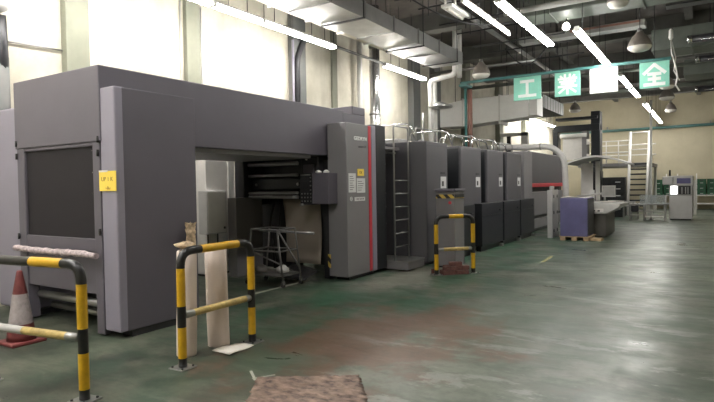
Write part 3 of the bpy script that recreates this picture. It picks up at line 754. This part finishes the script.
t = thing('support_pole', 'slim white floor to ceiling pole beside the steel stair', 'pole', (-1.95, 24.0, 0))
MB().cyl((-1.95, 24.6, 0), (-1.95, 24.6, 4.7), .045, 10).build('pole_shaft', WHITEM, t)
MB().cyl((-1.95, 24.6, 0), (-1.95, 24.6, .03), .12, 12).build('foot', STEEL, t)

# wrapping machine and its conveyor table
t = thing('wrapping_machine', 'grey wrapping machine with a lit white window at the far end', 'machine', (-.95, 25.2, 0))
B(-1.34, 24.7, .05, -.56, 25.7, .95).build('base_cabinet', OFFG, t, .015)
B(-1.30, 24.75, 0, -.60, 25.6, .05).build('plinth', DARK, t)
B(-1.34, 24.72, .95, -.56, 25.7, 1.36).build('mid_housing', STEEL, t, .01)
tag(B(-1.29, 24.70, 1.0, -1.06, 24.73, 1.33).build('lit_screen', GLOWW, t), 'lit white window')  # stands for white paper in the window, given its own glow
B(-1.02, 24.70, 1.0, -.62, 24.73, 1.33).build('dark_window', DARK, t)
for x in (-.92, -.80, -.72): B(x, 24.69, 1.02, x + .03, 24.70, 1.28).build('gauge_strip', STEEL, t)
B(-1.36, 24.75, 1.36, -.54, 25.7, 1.72).build('head_housing', OFFG, t, .03)
B(-1.08, 24.73, 1.42, -.62, 24.76, 1.62).build('display', PURPLE, t)
B(-1.56, 24.6, 1.38, -1.2, 24.9, 1.70).build('side_head', OFFG, t, .03)
MB().cyl((-1.32, 24.9, 1.70), (-1.32, 24.9, 1.95), .03, 10).build('beacon', DARK, t)
B(-.54, 24.9, .2, -.44, 25.5, 1.55).build('side_frame', WHITEM, t, .01)
t = thing('conveyor_table', 'long steel conveyor table with clear cover leading into the wrapping machine', 'table', (-2.1, 24.4, 0))
B(-2.75, 24.0, .60, -1.38, 24.55, .66).build('table_bed', STEEL, t)
for x in (-2.65, -2.15, -1.45):
    for y in (24.05, 24.5): B(x - .03, y - .03, 0, x + .03, y + .03, .60).build('leg', STEEL, t)
for z in (.2, .35): B(-2.65, 24.04, z, -1.45, 24.08, z + .04).build('stretcher', OFFG, t)
B(-2.6, 24.02, .35, -2.35, 24.2, .58).build('motor', DARK, t)
B(-2.15, 24.1, .12, -1.5, 24.5, .16).build('lower_shelf', WHITEM, t)
m_, nt_g, bg = newmat('clear_acrylic'); bg.inputs['Base Color'].default_value = (.75, .8, .82, 1); bg.inputs['Roughness'].default_value = .12; bg.inputs['Transmission Weight'].default_value = .75; bg.inputs['IOR'].default_value = 1.2
MB().box(-2.3, 24.05, .66, -1.42, 24.06, .98).box(-2.3, 24.05, .98, -1.42, 24.5, .99).build('clear_cover', m_, t)
for k in range(8): MB().cyl((-2.7 + .16 * k, 24.03, .665), (-2.7 + .16 * k, 24.52, .665), .02, 8).build('roller', CHROME, t)
t = thing('work_stool', 'small grey metal stand below the near end of the conveyor table', 'stand', (-2.6, 24.9, 0))
B(-3.0, 24.7, .50, -2.4, 25.1, .54).build('top', STEEL, t)
for x in (-2.96, -2.44):
    for y in (24.74, 25.06): B(x - .02, y - .02, 0, x + .02, y + .02, .50).build('leg', STEEL, t)
B(-2.85, 24.8, .54, -2.55, 25.0, .72).build('box', OFFG, t)

# racks with green crates on the far wall
def rack(x0, x1, label):
    t = thing('crate_rack', label, 'rack', (x0, 34.3, 0))
    for z in (.28, .72): B(x0, 33.9, z, x1, 34.7, z + .05).build('shelf_board', WHITEP, t)
    for x in (x0, (x0 + x1) / 2, x1 - .05):
        B(x, 33.9, 0, x + .05, 33.96, .72).build('post', WHITEP, t); B(x, 34.64, 0, x + .05, 34.7, 1.9).build('post', WHITEP, t)
    return t
rack(-.62, 1.9, 'low white rack of green crates standing right of the wrapping machine')
rack(-2.6, -1.45, 'low white rack of green crates half hidden behind the conveyor table')
c0 = thing('plastic_crate', 'x', 'crate', (0, 0, 0), 'green crates on the far racks')
MB().box(-.20, -.28, 0, .20, .28, .02).box(-.20, -.28, 0, .20, -.26, .27).box(-.20, .26, 0, .20, .28, .27).box(-.20, -.28, 0, -.18, .28, .27).box(.18, -.28, 0, .20, .28, .27).build('crate_body', GREENC, c0)
MB().box(-.215, -.295, .25, .215, -.275, .275).box(-.215, .275, .25, .215, .295, .275).build('rim', GREENC, c0)
B(-.07, -.285, .16, .07, -.278, .20).build('hand_slot', DARK, c0)
tag(B(-.07, -.286, .05, .07, -.279, .08).build('white_label', OFFG, c0), 'pale label')
first = True
rowsn = ['bottom', 'middle', 'top']
ordn = ['first', 'second', 'third', 'fourth', 'fifth', 'sixth']
for (xs, n, where) in ((-.36, 5, 'right of the wrapping machine'), (-2.34, 2, 'behind the conveyor table')):
    for i in range(n):
        for k in range(3):
            lb = 'green plastic crate %s, %s of the %s stack from left' % (where, {'bottom': 'lowest', 'middle': 'middle', 'top': 'topmost'}[rowsn[k]], ordn[i])
            loc = (xs + i * .44, 34.3, .77 + k * .277)
            if first: c0.location = loc; c0['label'] = lb; first = False
            else: dup(c0, loc, label=lb)
t = thing('wall_pipe', 'blue-green pipe running along the far wall near the ceiling', 'pipe', (-2, 34.7, 4.5))
MB().cyl((-7.5, 34.62, 4.42), (6.4, 34.62, 4.5), .075, 12).build('pipe_run', TEALP, t)
for x in (-5, -2.5, 0, 2.5): B(x, 34.6, 4.52, x + .06, 34.8, 4.66).build('bracket', STEEL, t)

# ------------------------------------------------------------------ hanging sign
STROKES = {'工': [(.16, .86, .84, .86), (.5, .86, .5, .12), (.06, .12, .94, .12)],
    '業': [(.38, .98, .38, .78), (.62, .98, .62, .78), (.16, .92, .26, .80), (.84, .92, .74, .80), (.06, .77, .94, .77), (.34, .75, .40, .66), (.66, .75, .60, .66), (.12, .63, .88, .63), (.2, .51, .80, .51), (.06, .38, .94, .38),
          (.5, .63, .5, .0), (.46, .36, .10, .08), (.54, .36, .90, .08)],
    '全': [(.5, .97, .06, .56), (.5, .97, .94, .56), (.24, .54, .76, .54), (.26, .31, .74, .31), (.5, .54, .5, .06), (.08, .06, .92, .06)]}
def glyph(ch, parent, x, y, z, size):
    mb = MB(); w = size * (.055 if ch == '業' else .075)
    for k, (ax, az, bx, bz) in enumerate(STROKES[ch]):
        p, q = Vector((ax - .5, az - .5)) * size, Vector((bx - .5, bz - .5)) * size
        d = (q - p).normalized(); n = Vector((-d.y, d.x)) * w; d = d * w * .4
        mb.prism([(x + v.x, z + v.y) for v in (p - d - n, q + d - n, q + d + n, p - d + n)], 1, y - .001 - .0006 * k, y + .003)
    return mb.build('lettering', SIGNW, parent)
t = thing('sign_gantry', 'teal overhead rail on a rust red pole carrying the safety signs', 'sign rail', (-5.98, 15.5, 0))
MB().cyl((-6.06, 15.86, 2.2), (-6.06, 15.86, 4.35), .075, 14).build('pole', RUST, t)
MB().cyl((-6.19, 15.86, 2.2), (-6.19, 15.86, 4.47), .04, 10).build('pole_brace', TEAL, t)
B(-6.2, 15.46, 4.47, -.80, 15.54, 4.54).build('rail', TEAL, t)
B(-6.24, 15.46, 4.40, -6.0, 15.9, 4.465).build('corner_bracket', TEAL, t)
for x in (-4.27, -3.20, -2.56, -1.15): MB().cyl((x, 15.5, 4.54), (x, 15.5, ZC), .008, 6).build('hanger_rod', DARK, t)
for x0, x1, ch, lb, m in ((-4.63, -3.88, '工', 'mint green hanging sign with the white character 工', SIGNG), (-3.52, -2.87, '業', 'mint green hanging sign with the white character 業', SIGNG),
                       (-2.64, -1.97, '', 'blank washed-out white hanging sign between two green ones', SIGNW), (-1.48, -.83, '全', 'mint green hanging sign with the white character 全', SIGNG)):  # glare on the third sign painted as a blank white face
    s = thing('hanging_sign', lb, 'sign', ((x0 + x1) / 2, 15.5, 3.83), 'square safety signs on the overhead rail')
    B(x0, 15.485, 3.83, x1, 15.515, 4.465).build('board', m, s, .004)
    if ch: glyph(ch, s, (x0 + x1) / 2, 15.484, 4.148, .53)
t = thing('pull_cord', 'pale twisted cord bundle hanging at the free end of the sign rail', 'cord', (-.75, 15.6, 4))
MB().tube([(-.80, 15.5, 5.0), (-.78, 15.5, 4.6), (-.70, 15.5, 4.3), (-.66, 15.5, 4.05), (-.70, 15.5, 3.85), (-.62, 15.5, 3.7)], .018, 6).build('cord', OFFW, t)
MB().tube([(-.78, 15.52, 4.9), (-.70, 15.52, 4.5), (-.74, 15.52, 4.2), (-.62, 15.52, 3.95)], .014, 6).build('cord', OFFW, t)
MB().lathe([(.03, 0), (.05, .05), (.045, .22), (.02, .26)], (-.8, 15.5, 4.95), 10).build('pull_weight', WHITEP, t)

# ------------------------------------------------------------------ lamps
def lamp_proto(L, glow, r=.022, twin=True):
    w = .07 if twin else .028
    t = thing('fluorescent_lamp', 'x', 'ceiling light', (0, 0, 0))
    MB().prism([(-w, 0), (-w * .6, .05), (w * .6, .05), (w, 0)], 1, 0, L).build('housing', WHITEP, t)
    for x in ((-.045, .045) if twin else (0,)): MB().cyl((x, .03, -.03), (x, L - .03, -.03), r, 10).build('tube', glow, t)
    for y in (0, L - .03): B(-w * .9, y, -.055, w * .9, y + .03, 0).build('end_cap', WHITEP, t)
    for y in (L * .3, L * .7): MB().cyl((0, y, .04), (0, y, ZC - 4.635), .007, 6).build('hanger_rod', DARK, t)
    return t
def lamp_row(L, gl, xs, group, labels, twin=True, r=.03):  # tubes drawn fat to stand for their bloom
    p = None
    for (x, y, z), lb in zip(xs, labels):
        if p is None: p = lamp_proto(L, gl, r, twin); o = p; p['group'] = group
        else: o = dup(p, (0, 0, 0))
        o.location = (x, y, z); o['label'] = lb
wl = [(-7, .6), (-7, 1.8), (-7, 3.0), (-7, 4.2), (-7, 5.4), (-7, 6.6), (-7, 7.8), (-7, 8.97), (-7, 12.36), (-7, 13.56)]  # first two are unseen, added to brighten the feeder front
lamp_row(1.16, TUBEW, [(x, y, 4.62) for x, y in wl], 'fluorescent lamps along the left wall',
         ['fluorescent wall lamp beside the viewpoint, outside the view', 'fluorescent wall lamp between the viewpoint and the feeder, outside the view', 'fluorescent wall lamp over the mesh screened front, outside the view', 'fluorescent wall lamp over the feeder cabinet, outside the view', 'fluorescent lamp of the wall row nearest the top edge of the view',
          'fluorescent lamp of the wall row above the plaster pillar', 'fluorescent lamp of the wall row above the middle of the gantry hood', 'last fluorescent lamp of the lit wall row before the bare conduit',
          'fluorescent lamp just past the bare conduit, nearer one of the pair', 'farther lamp of the fluorescent pair before the silver pipes'])
lamp_row(1.80, TUBE, [(-3.02, y, 4.65) for y in (-2.0, 1.6, 5.4, 9.25, 11.12)], 'thick fluorescent row over the aisle',
         ['fluorescent aisle lamp behind the viewpoint', 'fluorescent aisle lamp overhead the viewpoint', 'fluorescent aisle lamp just above the top of the view', 'thick bright fluorescent lamp cut by the top edge of the view', 'thick bright fluorescent lamp ending beside the round bulb'], r=.03)
lamp_row(2.12, TUBE, [(-2.28, y, 4.65) for y in (11.95, 14.12)] + [(-2.22, y, 4.65) for y in (18.0, 20.6)] + [(-2.20, y, 4.65) for y in (25.0, 27.2, 29.4, 31.6)] + [(-5.4, -1.0, 4.55), (-5.4, -3.3, 4.55), (-4.9, .1, 4.55), (-4.4, -2.6, 4.55), (3.8, 8.0, 4.65), (3.8, 18.2, 4.65)], 'fluorescent row running to the far wall',
         ['fluorescent lamp starting beside the round bulb, in front of the signs', 'fluorescent lamp whose end touches the teal sign rail', 'fluorescent lamp just beyond the blank white sign', 'second fluorescent lamp beyond the blank white sign',
          'fluorescent lamp of the farthest segment, first piece past the gap', 'fluorescent lamp of the farthest segment, second piece', 'fluorescent lamp of the farthest segment, third piece', 'fluorescent lamp of the farthest segment, nearest the far wall',
          'fluorescent lamp above the walkway before the feeder, nearer piece outside the view', 'fluorescent lamp above the walkway by the near wall, outside the view', 'fluorescent lamp beside the wall row near the viewpoint, outside the view', 'fluorescent lamp between walkway and aisle behind the viewpoint, outside the view', 'fluorescent lamp by the right wall, nearer one', 'fluorescent lamp by the right wall, farther one'])  # the four lamps near the viewpoint are added light for the feeder front
lamp_row(2.6, TUBED, [(-3.52, 8.9, 4.65)], 'thin tubes', ['thin dim single tube lamp beside the thick aisle row'], False, .02)
lamp_row(2.0, TUBE, [(-7.3, y, 4.65) for y in (25.4, 27.5, 29.6, 31.7)], 'fluorescent lamps at the far left corner',
         ['fluorescent lamp below the grille duct, nearest piece', 'fluorescent lamp below the grille duct, second piece', 'fluorescent lamp below the grille duct, third piece', 'fluorescent lamp below the grille duct, last piece by the far wall'])
t = thing('lamp_conduit', 'thin dark conduit carrying the wall row of fluorescent lamps', 'conduit', (-7.13, 9, 4.7))
MB().cyl((-7.13, 2.5, 4.70), (-7.13, 15.0, 4.70), .022, 8).build('conduit_run', DARK, t)
MB().cyl((-7.0, 10.14, 4.62), (-7.0, 12.34, 4.62), .025, 8).build('bare_channel', STEEL, t)
for y in (4, 6, 8, 10.3, 12.2, 14.2): MB().cyl((-7.13, y, 4.7), (-7.13, y, ZC), .008, 6).build('hanger_rod', DARK, t)
t = thing('round_bulb', 'small round glowing bulb between the two fluorescent rows', 'bulb', (-2.74, 12.9, 4.9))
MB().lathe([(.01, -.08), (.06, -.06), (.085, 0), (.06, .06), (.03, .09)], (-2.74, 13.2, 5.05), 14).build('globe', BULB, t)
MB().cyl((-2.74, 13.2, 5.13), (-2.74, 13.2, 5.245), .015, 8).build('stem', DARK, t)

lp = thing('bay_lamp', 'x', 'lamp', (0, 0, 0), 'unlit high bay lamps')
MB().lathe([(.10, .42), (.12, .36), (.20, .30), (.275, .19), (.325, .06), (.345, 0), (.32, 0), (.26, .05)], (0, 0, 0), 22).build('reflector', COPPER, lp)
MB().lathe([(.335, .005), (.33, -.03), (.26, -.10), (.14, -.135), (.02, -.14)], (0, 0, 0), 22).build('lens', LENS, lp)
MB().cyl((0, 0, .42), (0, 0, 2.05), .012, 8).build('hanger_rod', DARK, lp)
MB().cyl((0, 0, .40), (0, 0, .52), .07, 12).build('ballast', STEEL, lp)
bay = (((-1.36, 14.3, 4.62), 'unlit bay lamp hanging just in front of the sign with the character 全'), ((-5.25, 14.4, 4.62), 'unlit bay lamp above the press between the white duct and silver pipe'),
       ((-1.55, 12.2, 5.1), 'unlit bay lamp with white lens near the top edge of the view'), ((-4.95, 25.5, 4.66), 'unlit bay lamp far off above the feed tower'),
       ((-1.38, 24.2, 4.70), 'unlit bay lamp far down the hall below the sign 全, larger of the two there'), ((-1.5, 29.0, 4.75), 'unlit bay lamp farthest down the hall, near the end wall'), ((-1.2, 21.0, 4.66), 'unlit bay lamp seen just under the sign 全'))
for k, (loc, lb) in enumerate(bay):
    o = lp if k == 0 else dup(lp, loc)
    o.location = loc; o['label'] = lb
    o.scale = ((.76, .72, .6, .7, .8, .7, .7)[k],) * 2 + (.8,)
    if k == 1: o.location.z = 4.50; o.location.y = 14.6

# ------------------------------------------------------------------ ducts and pipes
t = thing('air_duct', 'long shallow galvanised air duct running above the wall lamp row', 'duct', (-6, 7, 4.75))
MB().box(-6.45, -3.0, 4.74, -5.58, 14.1, 5.05).build('duct_run', GALV, t)
for k in range(15):
    y = -2.4 + k * 1.15
    MB().box(-6.48, y, 4.725, -5.55, y + .03, 5.07).build('flange', STEEL, t)
for y in (1.2, 4.0, 6.6, 9.0, 11.6, 13.6):
    for x in (-6.5, -5.53): MB().cyl((x, y, 4.72), (x, y, ZC), .01, 6).build('hanger_rod', DARK, t)
    B(-6.52, y - .02, 4.70, -5.51, y + .02, 4.725).build('hanger_bar', DARK, t)
t = thing('cable_tray', 'narrow cream cable tray between the wall lamps and the air duct', 'cable tray', (-6.7, 7, 4.8))
B(-6.78, -3, 4.84, -6.56, 13.0, 4.87).build('tray', WALL, t)
for y in (2, 5, 8.1, 11.2): MB().cyl((-6.67, y, 4.87), (-6.67, y, ZC), .008, 6).build('hanger_rod', DARK, t)
for k in range(12): B(-6.78, 0 + k * 1.1, 4.80, -6.56, .04 + k * 1.1, 4.84).build('tray_rung', WHITEP, t)
t = thing('insulated_duct', 'bulky white wrapped duct crossing over the printing towers', 'duct', (-5.9, 17.6, 3.9))
MB().prism([(-7.9, 3.48), (-7.9, 4.20), (-6.9, 4.36), (-4.8, 4.36), (-4.8, 3.62), (-6.9, 3.48)], 1, 17.6, 18.4).build('duct_run', WRAP, t, .01)
for x in (-7.0, -5.75): MB().box(x, 17.57, 3.46, x + .05, 18.43, 4.39).build('flange', OFFW, t)
for x in (-7.4, -5.6): MB().cyl((x, 18, 4.3), (x, 18, ZC), .012, 6).build('hanger_rod', DARK, t)
B(-4.8, 17.65, 3.66, -4.55, 18.35, 4.30).build('end_collar', WHITEM, t)
t = thing('grille_duct', 'dark ribbed duct leading from the white duct toward the far wall', 'duct', (-4.7, 22, 4))
MB().box(-5.3, 18.45, 3.98, -4.55, 21.4, 4.40).build('duct_run', STEELD, t)
for x in (-5.25, -4.6):
    for y in (19.5, 21.0): MB().cyl((x, y, 4.4), (x, y, ZC), .012, 6).build('hanger_rod', DARK, t)
for k in range(8): MB().box(-5.32, 18.6 + k * .38, 3.97, -4.54, 18.65 + k * .38, 4.41).build('rib', DUCTG, t)
t = thing('duct_stand', 'white square post and beam carrying the wrapped duct', 'frame', (-6.7, 24.1, 0))
B(-6.87, 24.0, 0, -6.60, 24.2, 3.72).build('post', WHITEM, t)
B(-7.8, 24.0, 3.58, -6.6, 24.2, 3.72).build('beam', WHITEM, t)
B(-7.5, 24.02, 0, -7.35, 24.18, 3.58).build('post', DARK, t)
t = thing('silver_pipe', 'vertical bright silver pipe on the wall behind the striped column', 'pipe', (-7.6, 13.0, 0))
MB().cyl((-7.55, 12.8, 0), (-7.55, 12.8, ZC), .14, 18).build('pipe_run', CHROME, t)
MB().cyl((-7.80, 12.45, 0), (-7.80, 12.45, ZC), .07, 14).build('side_pipe', WHITEM, t)
for z in (3.4, 5.2): MB().cyl((-7.55, 12.8, z), (-7.55, 12.8, z + .06), .155, 18).build('clamp_ring', STEEL, t)
t = thing('exhaust_pipe', 'thick silver exhaust pipe rising beside the towers and bending across', 'pipe', (-6.8, 15.0, 0))
MB().tube(rounded([(-6.80, 14.70, 2.3), (-6.80, 14.70, 4.52), (-6.12, 14.86, 4.66), (-6.10, 14.87, 6.2)], .10), .075, 16).build('pipe_run', WHITEM, t)
MB().cyl((-6.84, 15.02, 2.3), (-6.84, 15.02, 4.60), .09, 16).build('pipe_run', WHITEM, t)
MB().cyl((-6.08, 15.12, 4.6), (-6.08, 15.12, 6.2), .07, 16).build('pipe_run', WHITEM, t)
MB().lathe([(.02, .0), (.34, .02), (.36, .06), (.14, .14), (.1, .18)], (-6.55, 14.8, 3.72), 18).build('rain_collar', GALV, t)
MB().tube(rounded([(-6.95, 14.5, 3.6), (-6.98, 14.5, 3.0), (-6.9, 14.4, 2.7), (-6.8, 14.5, 2.4)], .1), .03, 8).build('valve_line', STEEL, t)
MB().cyl((-6.95, 14.42, 2.75), (-6.95, 14.30, 2.75), .08, 12).build('valve_wheel', STEEL, t)
t = thing('wall_cable', 'thick black cable running down the sooty plaster pillar', 'cable', (-7.8, 10, 4))
MB().tube(rounded([(-7.70, 10.0, 4.9), (-7.78, 9.94, 4.65), (-7.78, 9.80, 4.4), (-7.78, 9.78, 2.0)], .2), .065, 10).build('cable_run', CABLE, t)
MB().tube([(-7.82, 9.70, 4.8), (-7.82, 9.70, 2.0)], .03, 8).build('conduit', GREYL, t)
t = thing('wall_conduit', 'thin grey conduit slanting along the bright wall beside the pillar', 'conduit', (-7.98, 4, 3.5))
MB().cyl((-7.97, 3.7, 3.55), (-7.97, 4.56, 3.58), .012, 8).build('conduit_run', STEEL, t)
for y0, z0 in ((4.96, 2.3), (6.72, 2.3), (7.2, 2.3), (11.5, 2.3)):
    MB().cyl((-7.97, y0, z0), (-7.97, y0, 4.9), .014, 8).build('drop_pipe', OFFG, t)
t = thing('wall_spotlight', 'round white wall spotlight on a dark bracket at the left edge', 'lamp', (-7.8, 3.6, 3.2))
MB().tube([(-7.90, 3.68, 2.75), (-7.8, 3.66, 3.3), (-7.75, 3.62, 3.82)], .075, 10).build('bracket', DARK, t)
MB().lathe([(.03, -.16), (.13, -.1), (.16, 0), (.13, .1), (.03, .16)], (-7.70, 3.56, 3.98), 16).build('lamp_head', WHITEP, t)
MB().tube([(-7.85, 3.66, 2.0), (-7.85, 3.66, 3.3)], .10, 12).build('downpipe', PILLARD, t)

# green-grey overhead ducts and pipes at the right of the hall
def hangers(t, pts):
    for p in pts: MB().cyl(p, (p[0], p[1], ZC), .012, 6).build('hanger_rod', DARK, t)
t = thing('overhead_duct', 'wide green-grey duct crossing the hall near the top corner of the view', 'duct', (1, 13.2, 5.4))
B(-3.6, 12.6, 5.25, 6.4, 13.4, 5.75).build('duct_run', DUCTG, t, .02); hangers(t, [(-3, 13, 5.7), (0, 13, 5.7), (3, 13, 5.7)])
for x in (-3, -1.2, .6, 2.4): B(x, 12.57, 5.22, x + .04, 13.43, 5.78).build('flange', DUCTG, t)
t = thing('overhead_duct', 'pale ledge-like duct crossing just above the bay lamp by the signs', 'duct', (-1, 14.9, 5.3))
B(-4.3, 14.86, 5.24, -1.3, 15.22, 5.40).build('duct_run', BEAML, t, .01); hangers(t, [(-4, 15.0, 5.4), (-1.5, 15.0, 5.4)])
B(-3.0, 14.85, 5.33, -1.4, 14.862, 5.38).build('red_band', RUST, t)
for y, z, x0, lb in ((10.9, 5.62, -2.2, 'flat pale steel tray crossing at the very top corner of the view'), (15.3, 5.72, -.9, 'flat pale steel tray crossing behind the pull cord'), (19.2, 5.3, -.9, 'flat pale steel tray crossing between the two green-grey ducts')):
    t = thing('overhead_tray', lb, 'cable tray', (x0, y, z))
    MB().box(x0, y, z, 6.3, y + .35, z + .02).box(x0, y, z, 6.3, y + .02, z + .09).box(x0, y + .33, z, 6.3, y + .35, z + .09).build('tray', STEEL, t)
    hangers(t, [(x0 + .6, y + .17, z + .01), (2, y + .17, z + .01)])
t = thing('overhead_duct', 'green-grey duct crossing behind the sign rail toward the right wall', 'duct', (2, 17, 5.2))
B(-1.3, 16.6, 4.95, 6.4, 17.6, 5.5).build('duct_run', DUCTG, t, .02); hangers(t, [(0, 17, 5.4), (3, 17, 5.4)])
for x in (-.4, 1.0, 2.4): B(x, 16.57, 4.92, x + .04, 17.63, 5.53).build('flange', DUCTG, t)
t = thing('overhead_duct', 'green-grey duct farthest down the hall above the crate racks', 'duct', (2, 21, 5.0))
B(-.7, 20.4, 4.85, 6.4, 21.6, 5.35).build('duct_run', DUCTG, t, .02); hangers(t, [(0, 21, 5.3), (3, 21, 5.3)])
for k, (y, z, x0, r, lb) in enumerate(((15.9, 4.98, -.42, .09, 'dark overhead pipe with a bright end cap, uppermost of the three'), (18.6, 4.98, -.30, .09, 'dark overhead pipe with a bright end cap, middle of the three'),
                                     (24.0, 4.88, -.42, .11, 'dark overhead pipe with a bright end cap, lowest of the three'))):
    t = thing('overhead_pipe', lb, 'pipe', (x0, y, z), 'capped overhead pipes')
    MB().cyl((x0, y, z), (6.3, y, z), r, 14).build('pipe_run', DARK, t)
    tag(MB().cyl((x0 - .05, y, z), (x0 + .05, y, z), r * 1.12, 14).build('end_cap', CHROME, t), 'bright end cap')
    MB().cyl((x0 + .25, y - r * .9, z - r * .5), (x0 + 1.2, y - r * .9, z - r * .5), .02, 8).build('drip_line', CHROME, t)
    hangers(t, [(x0 + .5, y, z), (3, y, z)])
for k, (y, z, r, x0, x1, m, lb) in enumerate(((11.42, 5.05, .06, -3.6, .2, BEAML, 'pale straight pipe crossing above the thick fluorescent row'), (16.2, 5.05, .045, -7.5, -4.2, STEEL, 'thin steel pipe crossing behind the bay lamp over the press'),
                                        (19.0, 4.95, .06, -7.5, 1, DUCTG, 'grey-green pipe crossing beyond the signs'), (23.0, 4.95, .08, -7.5, 2, DUCTG, 'thick grey-green pipe crossing far down the hall'))):
    t = thing('overhead_pipe', lb, 'pipe', (x0, y, z))
    MB().cyl((x0, y, z), (x1, y, z), r, 12).build('pipe_run', m, t)
    hangers(t, [(x0 + .4, y, z), (x1 - .4, y, z)])
t = thing('fan_bracket', 'white boxy bracket lamp near the top edge beside the thin dim tube', 'lamp', (-3.9, 10.2, 4.9))
MB().box(-4.28, 9.75, 4.86, -4.05, 10.6, 4.92).build('tray', WHITEP, t, .01)
for x in (-4.28, -4.08): B(x, 9.9, 4.92, x + .03, 9.95, 5.5).build('strap', WHITEP, t)
MB().cyl((-4.17, 9.8, 4.83), (-4.17, 10.55, 4.83), .03, 10).build('lamp_tube', LENS, t)
t = thing('service_pipe', 'pale branch pipe running high above the air duct', 'pipe', (-5, 9, 5.5))
MB().cyl((-4.75, -2, 5.45), (-4.75, 22, 5.45), .06, 12).build('pipe_run', STEEL, t); hangers(t, [(-4.75, y, 5.4) for y in (6, 10, 14, 18)])
t = thing('slack_cable', 'slack black cable looping below the dark ceiling', 'cable', (-4.6, 11, 5.3))
MB().tube([(-5.1 + .12 * k, 9.5 + .35 * k, 5.30 - .30 * math.sin(math.pi * k / 10)) for k in range(11)], .018, 6).build('cable_run', CABLE, t)
MB().tube([(-4.9 + .08 * k, 15.6 + .02 * k, 5.35 - .5 * math.sin(math.pi * k / 14)) for k in range(15)], .02, 6).build('cable_run', CABLE, t)
rn = random.Random(21)
t = thing('ceiling_cabling', 'dense bundle of thin dark drop cables under the ceiling over the press', 'cables', (-4.6, 14, 6))
for k in range(60):
    x = -5.4 + 2.1 * rn.random(); y = 8.0 + 11 * rn.random(); z = 5.0 + .5 * rn.random()
    MB().cyl((x, y, z), (x, y, ZC), .010, 5).build('drop_cable', DARK, t)
for k in range(8):
    y = 10 + k * 1.1; z = 5.15 + .25 * rn.random()
    MB().cyl((-5.4, y, z), (-3.3 + .4 * rn.random(), y, z), .018, 6).build('cross_wire', DARK, t)

# ------------------------------------------------------------------ camera
th, pit, rol = R(32.55), R(1.6), R(.92)
f = Vector((-math.sin(th) * math.cos(pit), math.cos(th) * math.cos(pit), -math.sin(pit)))
r0 = Vector((math.cos(th), math.sin(th), 0)); u0 = r0.cross(f)
r = r0 * math.cos(rol) - u0 * math.sin(rol); u = u0 * math.cos(rol) + r0 * math.sin(rol)
cam = bpy.data.cameras.new('camera'); co = bpy.data.objects.new('camera', cam); COL.objects.link(co)
M = Matrix((r, u, -f)).transposed().to_4x4(); M.translation = Vector((0, 0, 1.54)); co.matrix_world = M
cam.sensor_width = 36; cam.lens = 36 * 553 / 714; cam.clip_start = .05; cam.clip_end = 200
S.camera = co
w = bpy.data.worlds.new('world'); w.use_nodes = True; S.world = w
w.node_tree.nodes['Background'].inputs[0].default_value = (.5, .5, .5, 1); w.node_tree.nodes['Background'].inputs[1].default_value = .05
S.view_settings.view_transform = 'Standard'; S.view_settings.look = 'None'; S.view_settings.gamma = 1; S.view_settings.use_curve_mapping = False
S.view_settings.exposure = 1.1
try:
    S.cycles.use_denoising = True; S.cycles.denoiser = 'OPENIMAGEDENOISE'; S.cycles.denoising_input_passes = 'RGB_ALBEDO_NORMAL'; S.cycles.denoising_prefilter = 'ACCURATE'; S.cycles.max_bounces = 6; S.cycles.diffuse_bounces = 4; S.cycles.use_light_tree = True; S.cycles.sample_clamp_indirect = 6
except Exception: pass
